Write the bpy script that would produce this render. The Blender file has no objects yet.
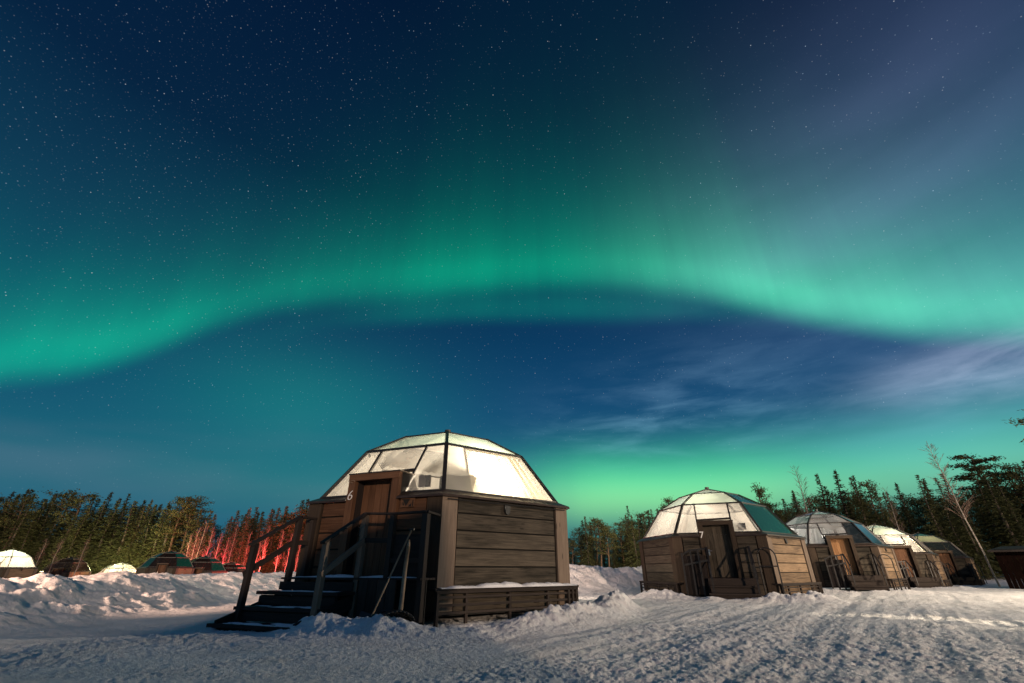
import bpy, bmesh, math, random
import numpy as np
from mathutils import Vector, Matrix
R = math.radians
D2 = math.degrees
rng = random.Random(7)
sc = bpy.context.scene
col = sc.collection

# ------------------------------------------------------------------ camera
FPX, HOR, CX, CY = 445.9, 570.1, 512.0, 341.5
PITCH = math.atan((HOR - CY) / FPX)
cam_d = bpy.data.cameras.new('camera')
cam_d.sensor_width = 36.0
cam_d.lens = FPX / 1024 * 36
cam_d.clip_end = 4000
cam_d.clip_start = 0.05
cam = bpy.data.objects.new('camera', cam_d)
col.objects.link(cam)
cam.location = (0, 0, 1.0)
cam.rotation_euler = (R(90) + PITCH, 0, 0)
sc.camera = cam

def ray(px, py):
    u = (py - CY) / FPX
    r = (px - CX) / FPX
    c, s = math.cos(PITCH), math.sin(PITCH)
    return (r, c + u * s, s - u * c)
def azel(px, py):
    x, y, z = ray(px, py)
    return math.degrees(math.atan2(x, y)), math.degrees(math.atan2(z, math.hypot(x, y)))

# ------------------------------------------------------------------ view
sc.view_settings.view_transform = 'Standard'
sc.view_settings.look = 'None'
sc.view_settings.exposure = 0.0
sc.view_settings.gamma = 1.0
sc.render.engine = 'CYCLES'
sc.cycles.use_denoising = True
sc.cycles.max_bounces = 8
sc.cycles.transparent_max_bounces = 16
sc.cycles.sample_clamp_indirect = 3.0

# ------------------------------------------------------------------ node helpers
class NT:
    def __init__(s, tree):
        s.t = tree; s.n = tree.nodes; s.l = tree.links
        s.n.clear()
    def node(s, typ, **kw):
        nd = s.n.new(typ)
        for k, v in kw.items():
            setattr(nd, k, v)
        return nd
    def set(s, sock, v):
        if isinstance(v, bpy.types.NodeSocket):
            s.l.new(v, sock)
        elif v is not None:
            if hasattr(sock, 'default_value'):
                try:
                    sock.default_value = v
                except Exception:
                    sock.default_value = (*v, 1.0) if len(v) == 3 else v
    def m(s, op, a, b=None, c=None, clamp=False):
        nd = s.node('ShaderNodeMath', operation=op); nd.use_clamp = clamp
        s.set(nd.inputs[0], a)
        if b is not None: s.set(nd.inputs[1], b)
        if c is not None: s.set(nd.inputs[2], c)
        return nd.outputs[0]
    def ss(s, v, a, b, lo=0.0, hi=1.0, typ='SMOOTHSTEP'):
        nd = s.node('ShaderNodeMapRange', interpolation_type=typ)
        s.set(nd.inputs[0], v); s.set(nd.inputs[1], a); s.set(nd.inputs[2], b)
        s.set(nd.inputs[3], lo); s.set(nd.inputs[4], hi)
        return nd.outputs[0]
    def mix(s, f, a, b, typ='MIX'):
        nd = s.node('ShaderNodeMix', data_type='RGBA', blend_type=typ)
        nd.clamp_factor = False
        s.set(nd.inputs[0], f)
        for sk, v in ((nd.inputs[6], a), (nd.inputs[7], b)):
            if isinstance(v, tuple): sk.default_value = (*v, 1.0) if len(v) == 3 else v
            else: s.l.new(v, sk)
        return nd.outputs[2]
    def noise(s, vec, scale, detail=4, rough=.55, dist=0.0, out=0):
        nd = s.node('ShaderNodeTexNoise')
        if vec is not None: s.l.new(vec, nd.inputs['Vector'])
        nd.inputs['Scale'].default_value = scale
        nd.inputs['Detail'].default_value = detail
        nd.inputs['Roughness'].default_value = rough
        nd.inputs['Distortion'].default_value = dist
        return nd.outputs[out]
    def xyz(s, x, y, z):
        nd = s.node('ShaderNodeCombineXYZ')
        s.set(nd.inputs[0], x); s.set(nd.inputs[1], y); s.set(nd.inputs[2], z)
        return nd.outputs[0]
    def curve(s, v, pts):
        nd = s.node('ShaderNodeFloatCurve')
        cm = nd.mapping; cm.use_clip = False
        cv = cm.curves[0]
        pts = sorted(pts)
        cv.points[0].location = pts[0]; cv.points[1].location = pts[-1]
        for p in pts[1:-1]:
            cv.points.new(*p)
        cm.update()
        s.set(nd.inputs['Value'], v)
        return nd.outputs[0]
    def ramp(s, v, stops, interp='LINEAR'):
        nd = s.node('ShaderNodeValToRGB')
        cr = nd.color_ramp; cr.interpolation = interp
        while len(cr.elements) < len(stops): cr.elements.new(0.5)
        for e, (p, c) in zip(cr.elements, stops):
            e.position = p; e.color = (*c, 1.0)
        s.set(nd.inputs[0], v)
        return nd.outputs[0]

# ------------------------------------------------------------------ night sky with aurora (world)
world = bpy.data.worlds.new('World'); sc.world = world
world.use_nodes = True
def build_sky():
    N = NT(world.node_tree)
    tc = N.node('ShaderNodeTexCoord').outputs['Generated']
    sep = N.node('ShaderNodeSeparateXYZ'); N.l.new(tc, sep.inputs[0])
    X, Y, Z = sep.outputs
    az = N.m('MULTIPLY', N.m('ARCTAN2', X, Y), 180 / math.pi)      # degrees, 0 = +Y, positive to the right
    el = N.m('MULTIPLY', N.m('ARCSINE', Z), 180 / math.pi)
    azn = N.m('ADD', N.m('DIVIDE', az, 360.0), 0.5)
    wob = N.noise(tc, 2.2, 3, .5)
    wobd = N.m('MULTIPLY', N.m('SUBTRACT', wob, 0.5), 5.0)
    def C(pts, k=1.0, rear=None):
        """curve over azimuth from (pixel x, pixel y) or (az, value) pairs"""
        return N.curve(azn, [((a / 360.0) + .5, v * k) for a, v in pts])
    def px(lst):
        return [azel(*p) for p in lst]
    def band(low_px, inten, dec, soft, rear_el=2.0, wk=.35):
        pts = px(low_px)
        pts = [(-180, rear_el), (-110, rear_el)] + pts + [(100, rear_el), (180, rear_el)]
        low = N.m('MULTIPLY', C(pts, 1 / 90.0), 90.0)
        x = N.m('SUBTRACT', N.m('ADD', el, N.m('MULTIPLY', wobd, wk)), low)
        up = N.ss(x, -soft, soft * 1.15)
        k = N.m('MULTIPLY', C(dec, 1 / 40.0), 40.0)
        fall = N.m('POWER', math.e, N.m('MULTIPLY', N.m('DIVIDE', N.m('MAXIMUM', x, 0.0), k), -1.0))
        i = C(inten)
        return N.m('MULTIPLY', N.m('MULTIPLY', up, fall), i)
    # base gradient by elevation, left and right versions
    eln = N.m('DIVIDE', el, 90.0)
    left = N.ramp(eln, [(0, (.014, .12, .20)), (.10, (.011, .11, .19)), (.2, (.005, .07, .14)), (.35, (.005, .04, .09)), (.48, (.002, .016, .05)), (.7, (.001, .0085, .033)), (1, (.001, .008, .028))])
    right = N.ramp(eln, [(0, (.03, .16, .17)), (.1, (.02, .11, .22)), (.2, (.008, .07, .17)), (.30, (.003, .042, .115)), (.42, (.003, .022, .07)), (.6, (.002, .011, .040)), (.75, (.0012, .010, .033)), (1, (.001, .008, .028))])
    base = N.mix(N.ss(az, -35.0, 12.0), left, right)
    # main arc
    b1 = band([(-40, 382), (0, 371), (60, 366), (110, 357), (170, 337), (230, 316), (300, 300), (380, 289), (450, 284), (520, 280), (600, 279), (680, 285), (740, 297), (800, 311), (860, 322), (920, 329), (980, 330), (1060, 328)],
              [(-180, .10), (-120, .15), (-75, .55), (-52, .95), (-42, .88), (-34, .55), (-20, .60), (-5, .80), (8, .80), (20, .80), (32, .92), (42, .95), (52, .72), (75, .60), (110, .20), (180, .10)],
              [(-180, 10), (-60, 4.8), (-52, 4.8), (-38, 5), (-20, 5.8), (0, 6.0), (20, 6.2), (40, 6.2), (55, 6.5), (180, 10)], 2.5)
    # second fainter lower curtain
    b2 = band([(250, 340), (330, 322), (400, 315), (470, 314), (540, 315), (620, 314), (700, 312), (760, 316), (830, 330), (900, 345)],
              [(-180, 0), (-40, 0), (-28, .10), (-18, .36), (-8, .50), (8, .52), (22, .44), (36, .18), (46, 0), (180, 0)],
              [(-180, 3), (0, 3), (180, 3)], 2.0)
    # broad halo above the arc
    b3 = band([(-40, 330), (0, 310), (200, 250), (400, 230), (600, 225), (800, 235), (1000, 265)],
              [(-180, .03), (-60, .05), (-30, .06), (0, .07), (30, .11), (60, .10), (180, .03)],
              [(-180, 7), (0, 7.5), (180, 7)], 12.0)
    # horizon glow behind the trees
    g_az = C([(-180, 0.02), (-60, .03), (-35, .05), (-12, .12), (0, .35), (7, .70), (16, .88), (25, .80), (36, .56), (50, .42), (64, .28), (110, .08), (180, .02)])
    ge = N.m('SUBTRACT', N.m('ADD', el, N.m('MULTIPLY', wobd, .35)), 9.3)
    glow = N.m('MULTIPLY', N.m('POWER', math.e, N.m('MULTIPLY', N.m('POWER', N.m('ABSOLUTE', N.m('DIVIDE', ge, 3.7)), 1.8), -1.0)), g_az)
    # patch of dim green low on the left (pixel 300,420)
    pa, pe = azel(310, 405)
    patch = N.m('POWER', math.e, N.m('MULTIPLY', N.m('ADD', N.m('POWER', N.m('DIVIDE', N.m('SUBTRACT', az, pa), 15.0), 2.0), N.m('POWER', N.m('DIVIDE', N.m('SUBTRACT', el, pe), 6.5), 2.0)), -1.0))
    # fine rays running up the curtains
    rv = N.xyz(N.m('MULTIPLY', az, .16), N.m('MULTIPLY', el, .012), 0.0)
    rays = N.ss(N.noise(rv, 1.0, 4, .6), .25, .78, .80, 1.18, 'LINEAR')
    def addc(c, f, colr, k):
        nd = N.node('ShaderNodeVectorMath', operation='SCALE')
        nd.inputs[0].default_value = colr
        N.l.new(N.m('MULTIPLY', f, k), nd.inputs['Scale'])
        ad = N.node('ShaderNodeVectorMath', operation='ADD')
        N.l.new(c, ad.inputs[0]); N.l.new(nd.outputs[0], ad.inputs[1])
        return ad.outputs[0]
    c = base
    paler = N.ss(az, 5.0, 45.0)
    c = addc(c, N.m('MULTIPLY', b1, rays), (0.0, .44, .19), 1.0)
    c = addc(c, N.m('MULTIPLY', N.m('MULTIPLY', b1, rays), paler), (.12, .42, .24), 1.0)
    c = addc(c, N.m('MULTIPLY', b2, rays), (0.0, .30, .14), 1.0)
    c = addc(c, b3, (0.0, .24, .15), .6)
    c = addc(c, glow, (.045, .53, .125), 1.0)
    glow2 = N.m('MULTIPLY', N.m('POWER', math.e, N.m('MULTIPLY', N.m('POWER', N.m('DIVIDE', N.m('SUBTRACT', ge, -2.2), 2.6), 2.0), -1.0)), g_az)
    c = addc(c, glow2, (.19, .31, .06), 1.0)
    c = addc(c, patch, (0.004, .10, .055), 0.9)
    # thin clouds: purple-grey veil upper right, white wisps right, pink-grey veil low left
    sv = N.node('ShaderNodeMapping'); sv.inputs['Scale'].default_value = (1.0, 1.0, 4.6); sv.inputs['Rotation'].default_value = (0.0, R(-9), 0.0)
    N.l.new(tc, sv.inputs['Vector'])
    n1 = N.noise(sv.outputs[0], 1.8, 3, .5, .3)
    n2 = N.noise(sv.outputs[0], 6.5, 7, .58, .25)
    def blob(p, wa, we):
        a0, e0 = azel(*p)
        return N.m('POWER', math.e, N.m('MULTIPLY', N.m('ADD', N.m('POWER', N.m('DIVIDE', N.m('SUBTRACT', az, a0), wa), 2.0), N.m('POWER', N.m('DIVIDE', N.m('SUBTRACT', el, e0), we), 2.0)), -1.0))
    veil = N.m('MULTIPLY', N.m('MAXIMUM', blob((930, 130), 24, 14), N.m('MULTIPLY', blob((1010, 235), 18, 9), .9)), N.ss(n1, .20, .80, .60, 1.10))
    c = addc(c, veil, (.038, .042, .082), 1.0)
    c = addc(c, N.m('MULTIPLY', blob((820, 240), 16, 9), N.ss(n1, .3, .7)), (.035, .045, .075), 1.0)
    w1 = N.m('MULTIPLY', blob((1000, 364), 9, 2.6), N.ss(n2, .12, .80))
    w2 = N.m('MULTIPLY', blob((690, 388), 13, 4.2), N.ss(n2, .34, .78))
    w3 = N.m('MULTIPLY', blob((800, 350), 20, 6.0), N.ss(n2, .36, .80))
    w4 = N.m('MULTIPLY', blob((660, 430), 15, 3.5), N.ss(n2, .36, .80))
    w5 = N.m('MULTIPLY', blob((980, 425), 16, 5.0), N.ss(n1, .30, .65))
    c = addc(c, w1, (.26, .27, .33), 1.0)
    c = addc(c, w2, (.030, .05, .07), 1.0)
    c = addc(c, w3, (.010, .018, .026), 1.0)
    c = addc(c, w4, (.06, .12, .15), 1.0)
    c = addc(c, w5, (.05, .12, .16), 1.0)
    w6 = N.m('MULTIPLY', blob((40, 440), 26, 6), N.ss(n1, .40, .68))
    c = addc(c, w6, (.034, .014, .024), 1.0)
    # stars
    mk = N.ss(az, -70.0, 10.0, 1.0, .35)                 # denser towards the left (milky way)
    def stars(scale, thr, bright, dens):
        vo = N.node('ShaderNodeTexVoronoi'); vo.inputs['Scale'].default_value = scale; vo.inputs['Randomness'].default_value = 1.0
        N.l.new(tc, vo.inputs['Vector'])
        sp = N.node('ShaderNodeSeparateColor'); N.l.new(vo.outputs['Color'], sp.inputs[0])
        on = N.m('LESS_THAN', sp.outputs[1], N.m('MULTIPLY', mk, dens))
        br = N.m('POWER', sp.outputs[0], 5.0)
        core = N.ss(vo.outputs['Distance'], 0.0, thr, 1.0, 0.0)
        hor = N.ss(el, 4.0, 26.0, .25, 1.0)
        return N.m('MULTIPLY', N.m('MULTIPLY', core, N.m('MULTIPLY', on, hor)), N.m('MULTIPLY_ADD', br, bright, .05 * bright)), sp.outputs[2]
    s1, t1 = stars(135.0, .15, .60, .85)
    s2, t2 = stars(58.0, .055, 1.3, .22)
    s3, t3 = stars(230.0, .27, .26, .95)
    for s_, t_ in ((s1, t1), (s2, t2), (s3, t3)):
        tint = N.mix(t_, (.55, .78, 1.0), (1.0, .95, .88))
        nd = N.node('ShaderNodeVectorMath', operation='SCALE'); N.l.new(tint, nd.inputs[0]); N.l.new(s_, nd.inputs['Scale'])
        ad = N.node('ShaderNodeVectorMath', operation='ADD'); N.l.new(c, ad.inputs[0]); N.l.new(nd.outputs[0], ad.inputs[1])
        c = ad.outputs[0]
    # below the horizon: dim
    rear = N.ss(N.m('ABSOLUTE', az), 72.0, 115.0)
    c = addc(c, N.m('MULTIPLY', rear, N.ss(el, 0.0, 8.0)), (.026, .045, .100), 1.0)
    c = N.mix(N.ss(el, -3.0, 0.0), (.01, .03, .045), c)
    bg = N.node('ShaderNodeBackground'); N.l.new(c, bg.inputs[0]); bg.inputs[1].default_value = 1.0
    out = N.node('ShaderNodeOutputWorld'); N.l.new(bg.outputs[0], out.inputs[0])
build_sky()
world.cycles.sampling_method = 'MANUAL'
world.cycles.sample_map_resolution = 1024

# ------------------------------------------------------------------ key light: the resort's distant floodlight, low behind the photographer's right shoulder
SUN_AZ = 160.0      # where the light comes from, degrees from +Y towards +X
SUN_EL = 7.0
sd = bpy.data.lights.new('sun', 'SUN'); sd.energy = 2.05; sd.angle = R(1.2); sd.color = (1.0, .73, .52)
so = bpy.data.objects.new('sun', sd); col.objects.link(so)
ldir = Vector((math.sin(R(SUN_AZ)) * math.cos(R(SUN_EL)), math.cos(R(SUN_AZ)) * math.cos(R(SUN_EL)), math.sin(R(SUN_EL))))
so.rotation_euler = ldir.to_track_quat('Z', 'Y').to_euler()
so.location = ldir * 60

def lamp(name, loc, watts, colr, radius=.12, parent=None):
    ld = bpy.data.lights.new(name, 'POINT'); ld.energy = watts; ld.color = colr; ld.shadow_soft_size = radius
    o = bpy.data.objects.new(name, ld); o.location = loc; col.objects.link(o)
    if parent: o.parent = parent
    return o
lamp('yard_light', (33.0, 17.0, 9.0), 25000, (1.0, .80, .58), .15)
def flood(name, loc, target, watts, colr, cone, blend=.5):
    ld = bpy.data.lights.new(name, 'SPOT'); ld.energy = watts; ld.color = colr; ld.shadow_soft_size = .12; ld.spot_size = R(cone); ld.spot_blend = blend
    o = bpy.data.objects.new(name, ld); o.location = loc; col.objects.link(o)
    o.rotation_euler = (Vector(loc) - Vector(target)).to_track_quat('Z', 'Y').to_euler()
flood('bank_floodlight', (-19.0, 3.0, 4.2), (-13.5, 18.0, .4), 30000, (1.0, .61, .42), 58)
flood('forest_fill', (66.0, 22.0, 7.0), (44.0, 66.0, 6.0), 10000, (1.0, .84, .52), 80)  # added unseen light that brightens the right forest
flood('road_streak_spot', (21.8, 3.5, 3.2), (10.6, 11.55, 0), 24000, (1.0, .80, .56), 6.0, .6)  # added narrow spot, imitates the streak of light across the road
flood('road_streak_spot', (21.8, 3.5, 3.2), (11.2, 9.3, 0), 12000, (1.0, .80, .56), 8, 1.0)  # second added spot, softens the streak
flood('bank_back_fill', (-.7, 18.2, 2.2), (5.5, 30.0, .8), 2600, (1.0, .76, .58), 90)  # added light hidden behind igloo six, brightens the centre bank

# ------------------------------------------------------------------ materials
MATS = {}
def mat(name, fn):
    m_ = bpy.data.materials.new(name); m_.use_nodes = True
    N = NT(m_.node_tree)
    out = N.node('ShaderNodeOutputMaterial')
    fn(N, out)
    MATS[name] = m_
    return m_
def pbsdf(N, out, colr, rough=.6, metal=0.0, bump=None, bstr=.3, bdist=.02, spec=.4):
    p = N.node('ShaderNodeBsdfPrincipled')
    N.set(p.inputs['Base Color'], colr if not isinstance(colr, tuple) else (*colr, 1.0))
    N.set(p.inputs['Roughness'], rough); N.set(p.inputs['Metallic'], metal)
    p.inputs['Specular IOR Level'].default_value = spec
    if bump is not None:
        b = N.node('ShaderNodeBump'); b.inputs['Strength'].default_value = bstr; b.inputs['Distance'].default_value = bdist
        N.l.new(bump, b.inputs['Height']); N.l.new(b.outputs[0], p.inputs['Normal'])
    N.l.new(p.outputs[0], out.inputs['Surface'])
    return p
def wood(name, c1, c2, stretch=(1, 1, 1), scale=1.0, rough=.72, lo=.3, hi=.72, spec=.13):
    """weathered timber; grain follows UV.x (along the board)"""
    def fn(N, out):
        uv = N.node('ShaderNodeUVMap').outputs[0]
        mp = N.node('ShaderNodeMapping'); N.l.new(uv, mp.inputs['Vector']); mp.inputs['Scale'].default_value = (1.3 * scale, 26 * scale, 1)
        g = N.noise(mp.outputs[0], 1.0, 7, .62, .7)
        mp2 = N.node('ShaderNodeMapping'); N.l.new(uv, mp2.inputs['Vector']); mp2.inputs['Scale'].default_value = (.9, 3.0, 1)
        g2 = N.noise(mp2.outputs[0], 1.0, 4, .6)
        oi = N.node('ShaderNodeObjectInfo').outputs['Random']
        f = N.m('ADD', N.m('MULTIPLY', g, .62), N.m('MULTIPLY', g2, .38))
        ri = N.node('ShaderNodeNewGeometry').outputs['Random Per Island']
        f = N.m('ADD', f, N.m('MULTIPLY', N.m('SUBTRACT', oi, .5), .12))
        f = N.m('ADD', f, N.m('MULTIPLY', N.m('SUBTRACT', ri, .5), .22))
        c = N.mix(N.ss(f, lo, hi, typ='LINEAR'), c1, c2)
        kn = N.node('ShaderNodeTexVoronoi'); mp3 = N.node('ShaderNodeMapping'); N.l.new(uv, mp3.inputs['Vector']); mp3.inputs['Scale'].default_value = (1.1, 4.2, 1)
        N.l.new(mp3.outputs[0], kn.inputs['Vector']); kn.inputs['Scale'].default_value = 1.0
        c = N.mix(N.ss(kn.outputs['Distance'], .05, .11, .65, 0.0), c, tuple(v * .35 for v in c1))
        pbsdf(N, out, c, rough, bump=g, bstr=.45, bdist=.012, spec=spec)
    return mat(name, fn)
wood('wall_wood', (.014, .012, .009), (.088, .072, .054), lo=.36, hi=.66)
wood('wall_wood_lit', (.075, .052, .034), (.34, .235, .145))  # lit copy of the wall timber, lamp light put into the colour
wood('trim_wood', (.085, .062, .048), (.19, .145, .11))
wood('trim_wood_shaded', (.020, .014, .010), (.066, .047, .033))  # darker copy of the trim, shade put into the colour
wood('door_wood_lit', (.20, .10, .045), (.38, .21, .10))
wood('door_wood', (.055, .027, .015), (.155, .078, .044))
wood('dark_wood', (.010, .008, .008), (.032, .025, .023))
wood('rail_wood', (.014, .011, .010), (.046, .036, .031))
wood('deck_wood', (.014, .011, .010), (.045, .034, .03))
wood('red_wood', (.003, .0015, .0012), (.007, .003, .0025), spec=.02)
def flat(name, c, rough=.5, metal=0.0, spec=.4, var=.25, sc_=8.0):
    def fn(N, out):
        n = N.noise(N.node('ShaderNodeTexCoord').outputs['Object'], sc_, 4, .6)
        cc = N.mix(N.ss(n, .3, .7), tuple(v * (1 - var) for v in c), tuple(min(1, v * (1 + var)) for v in c))
        pbsdf(N, out, cc, rough, metal, bump=n, bstr=.1, bdist=.005, spec=spec)
    return mat(name, fn)
flat('frame_metal', (.016, .014, .013), .42)
flat('flashing', (.055, .038, .028), .38, .35)
flat('black_plastic', (.008, .008, .009), .5)
flat('void_dark', (.008, .007, .006), .9)
flat('white_paint', (.78, .76, .72), .5, var=.06)
flat('steel', (.55, .53, .50), .28, .9, var=.1)
flat('inner_floor', (.20, .15, .11), .5)
flat('linen', (.72, .70, .66), .9, var=.08)
flat('cabinet_grey', (.055, .065, .06), .6)
flat('pole_wood', (.20, .14, .09), .6)
flat('bark', (.055, .042, .034), .9, var=.45, sc_=5)
flat('pine_bark', (.10, .058, .038), .9, var=.45, sc_=5)
def f_birch(N, out):
    tc = N.node('ShaderNodeTexCoord').outputs['Object']
    mp = N.node('ShaderNodeMapping'); mp.inputs['Scale'].default_value = (1, 1, 5); N.l.new(tc, mp.inputs['Vector'])
    n = N.noise(mp.outputs[0], 2.2, 5, .7)
    pbsdf(N, out, N.mix(N.ss(n, .55, .64), (.30, .26, .23), (.05, .042, .038)), .8)
mat('birch_bark', f_birch)
flat('twig', (.16, .105, .085), .85, var=.3)
def needle(name, c1, c2):
    def fn(N, out):
        g = N.node('ShaderNodeNewGeometry').outputs['Random Per Island']
        oi = N.node('ShaderNodeObjectInfo').outputs['Random']
        f = N.m('ADD', N.m('MULTIPLY', g, .8), N.m('MULTIPLY', oi, .35))
        c = N.mix(f, c1, c2)
        p = N.node('ShaderNodeBsdfPrincipled'); N.l.new(c, p.inputs['Base Color']); p.inputs['Roughness'].default_value = .75
        p.inputs['Specular IOR Level'].default_value = .2
        tr = N.node('ShaderNodeBsdfTranslucent'); N.l.new(c, tr.inputs[0])
        mx = N.node('ShaderNodeMixShader'); mx.inputs[0].default_value = .22
        N.l.new(p.outputs[0], mx.inputs[1]); N.l.new(tr.outputs[0], mx.inputs[2]); N.l.new(mx.outputs[0], out.inputs['Surface'])
    return mat(name, fn)
needle('spruce_needles', (.034, .044, .022), (.105, .108, .046))
needle('pine_needles', (.05, .058, .026), (.12, .115, .045))
def f_snow(N, out):
    geo = N.node('ShaderNodeNewGeometry').outputs['Position']
    n1 = N.noise(geo, 9.0, 6, .65)
    n2 = N.noise(geo, 30.0, 6, .75)
    n3 = N.noise(geo, 1.1, 4, .5)
    h = N.m('ADD', N.m('MULTIPLY', n1, .7), N.m('MULTIPLY', n2, .55))
    c = N.mix(N.ss(n3, .35, .72), (.80, .80, .81), (.70, .69, .69))
    dirt = N.noise(geo, .55, 5, .65)
    c = N.mix(N.ss(dirt, .60, .76, 0, .35), c, (.52, .46, .40))
    pbsdf(N, out, c, .62, bump=h, bstr=1.0, bdist=.08, spec=.35)
mat('snow', f_snow)
def f_snowcap(N, out):
    geo = N.node('ShaderNodeNewGeometry').outputs['Position']
    pbsdf(N, out, (.8, .8, .81), .6, bump=N.noise(geo, 25.0, 5, .7), bstr=.6, bdist=.03)
mat('snow_cap', f_snowcap)

def glass(name, frost, lo, hi, tint=(1, 1, 1), nscale=1.6, refl=1.0):
    """thin pane: see-through part, condensation (translucent white) and a Fresnel reflection"""
    def fn(N, out):
        tc = N.node('ShaderNodeTexCoord').outputs['Object']
        n = N.noise(tc, nscale, 3, .45, .5)
        fr = N.ss(n, .34, .68, lo, hi)
        tr = N.node('ShaderNodeBsdfTransparent'); tr.inputs[0].default_value = (*tint, 1)
        tl = N.node('ShaderNodeBsdfTranslucent'); tl.inputs[0].default_value = (*frost, 1)
        df = N.node('ShaderNodeBsdfDiffuse'); df.inputs[0].default_value = (*[v * .9 for v in frost], 1)
        m0 = N.node('ShaderNodeMixShader'); m0.inputs[0].default_value = .35
        N.l.new(tl.outputs[0], m0.inputs[1]); N.l.new(df.outputs[0], m0.inputs[2])
        m1 = N.node('ShaderNodeMixShader'); N.l.new(fr, m1.inputs[0])
        N.l.new(tr.outputs[0], m1.inputs[1]); N.l.new(m0.outputs[0], m1.inputs[2])
        gl = N.node('ShaderNodeBsdfGlossy'); gl.inputs['Roughness'].default_value = .12
        bp = N.node('ShaderNodeBump'); bp.inputs['Strength'].default_value = .10; bp.inputs['Distance'].default_value = .02
        N.l.new(N.noise(tc, .8, 2, .5), bp.inputs['Height']); N.l.new(bp.outputs[0], gl.inputs['Normal'])
        fz = N.node('ShaderNodeFresnel'); fz.inputs[0].default_value = 1.5
        m2 = N.node('ShaderNodeMixShader'); N.l.new(N.m('MULTIPLY', fz.outputs[0], refl, clamp=True), m2.inputs[0])
        N.l.new(m1.outputs[0], m2.inputs[1]); N.l.new(gl.outputs[0], m2.inputs[2])
        N.l.new(m2.outputs[0], out.inputs['Surface'])
    return mat(name, fn)
glass('pane_clear', (.88, .87, .84), .20, .44, nscale=.6)
glass('pane_frosted', (.93, .91, .85), .45, .66, nscale=.6)
glass('pane_top', (.70, .86, .76), .44, .60, tint=(.84, .97, .88), nscale=.3)
glass('pane_dark', (.010, .075, .048), .9, 1.0, refl=1.0)  # green body colour stands in for the reflected aurora
glass('pane_reflect_teal', (.035, .09, .13), .9, 1.0, refl=1.5)  # teal body colour stands in for the reflected sky
glass('pane_black', (.02, .03, .035), .9, 1.0, refl=.8)
glass('pane_brown', (.05, .035, .02), .8, 1.0, refl=.8)
def fabric(name, c, trans=.6):
    def fn(N, out):
        uv = N.node('ShaderNodeTexCoord').outputs['Object']
        n = N.noise(uv, 1.2, 4, .6)
        cc = N.mix(N.ss(n, .3, .7), tuple(v * .88 for v in c), c)
        df = N.node('ShaderNodeBsdfDiffuse'); N.l.new(cc, df.inputs[0])
        tl = N.node('ShaderNodeBsdfTranslucent'); N.l.new(cc, tl.inputs[0])
        m0 = N.node('ShaderNodeMixShader'); m0.inputs[0].default_value = trans
        N.l.new(df.outputs[0], m0.inputs[1]); N.l.new(tl.outputs[0], m0.inputs[2])
        N.l.new(m0.outputs[0], out.inputs['Surface'])
    return mat(name, fn)
fabric('curtain_cream', (.92, .85, .68), .65)
fabric('curtain_white', (.88, .87, .84), .5)
fabric('curtain_dark', (.06, .10, .09), .1)

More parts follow.
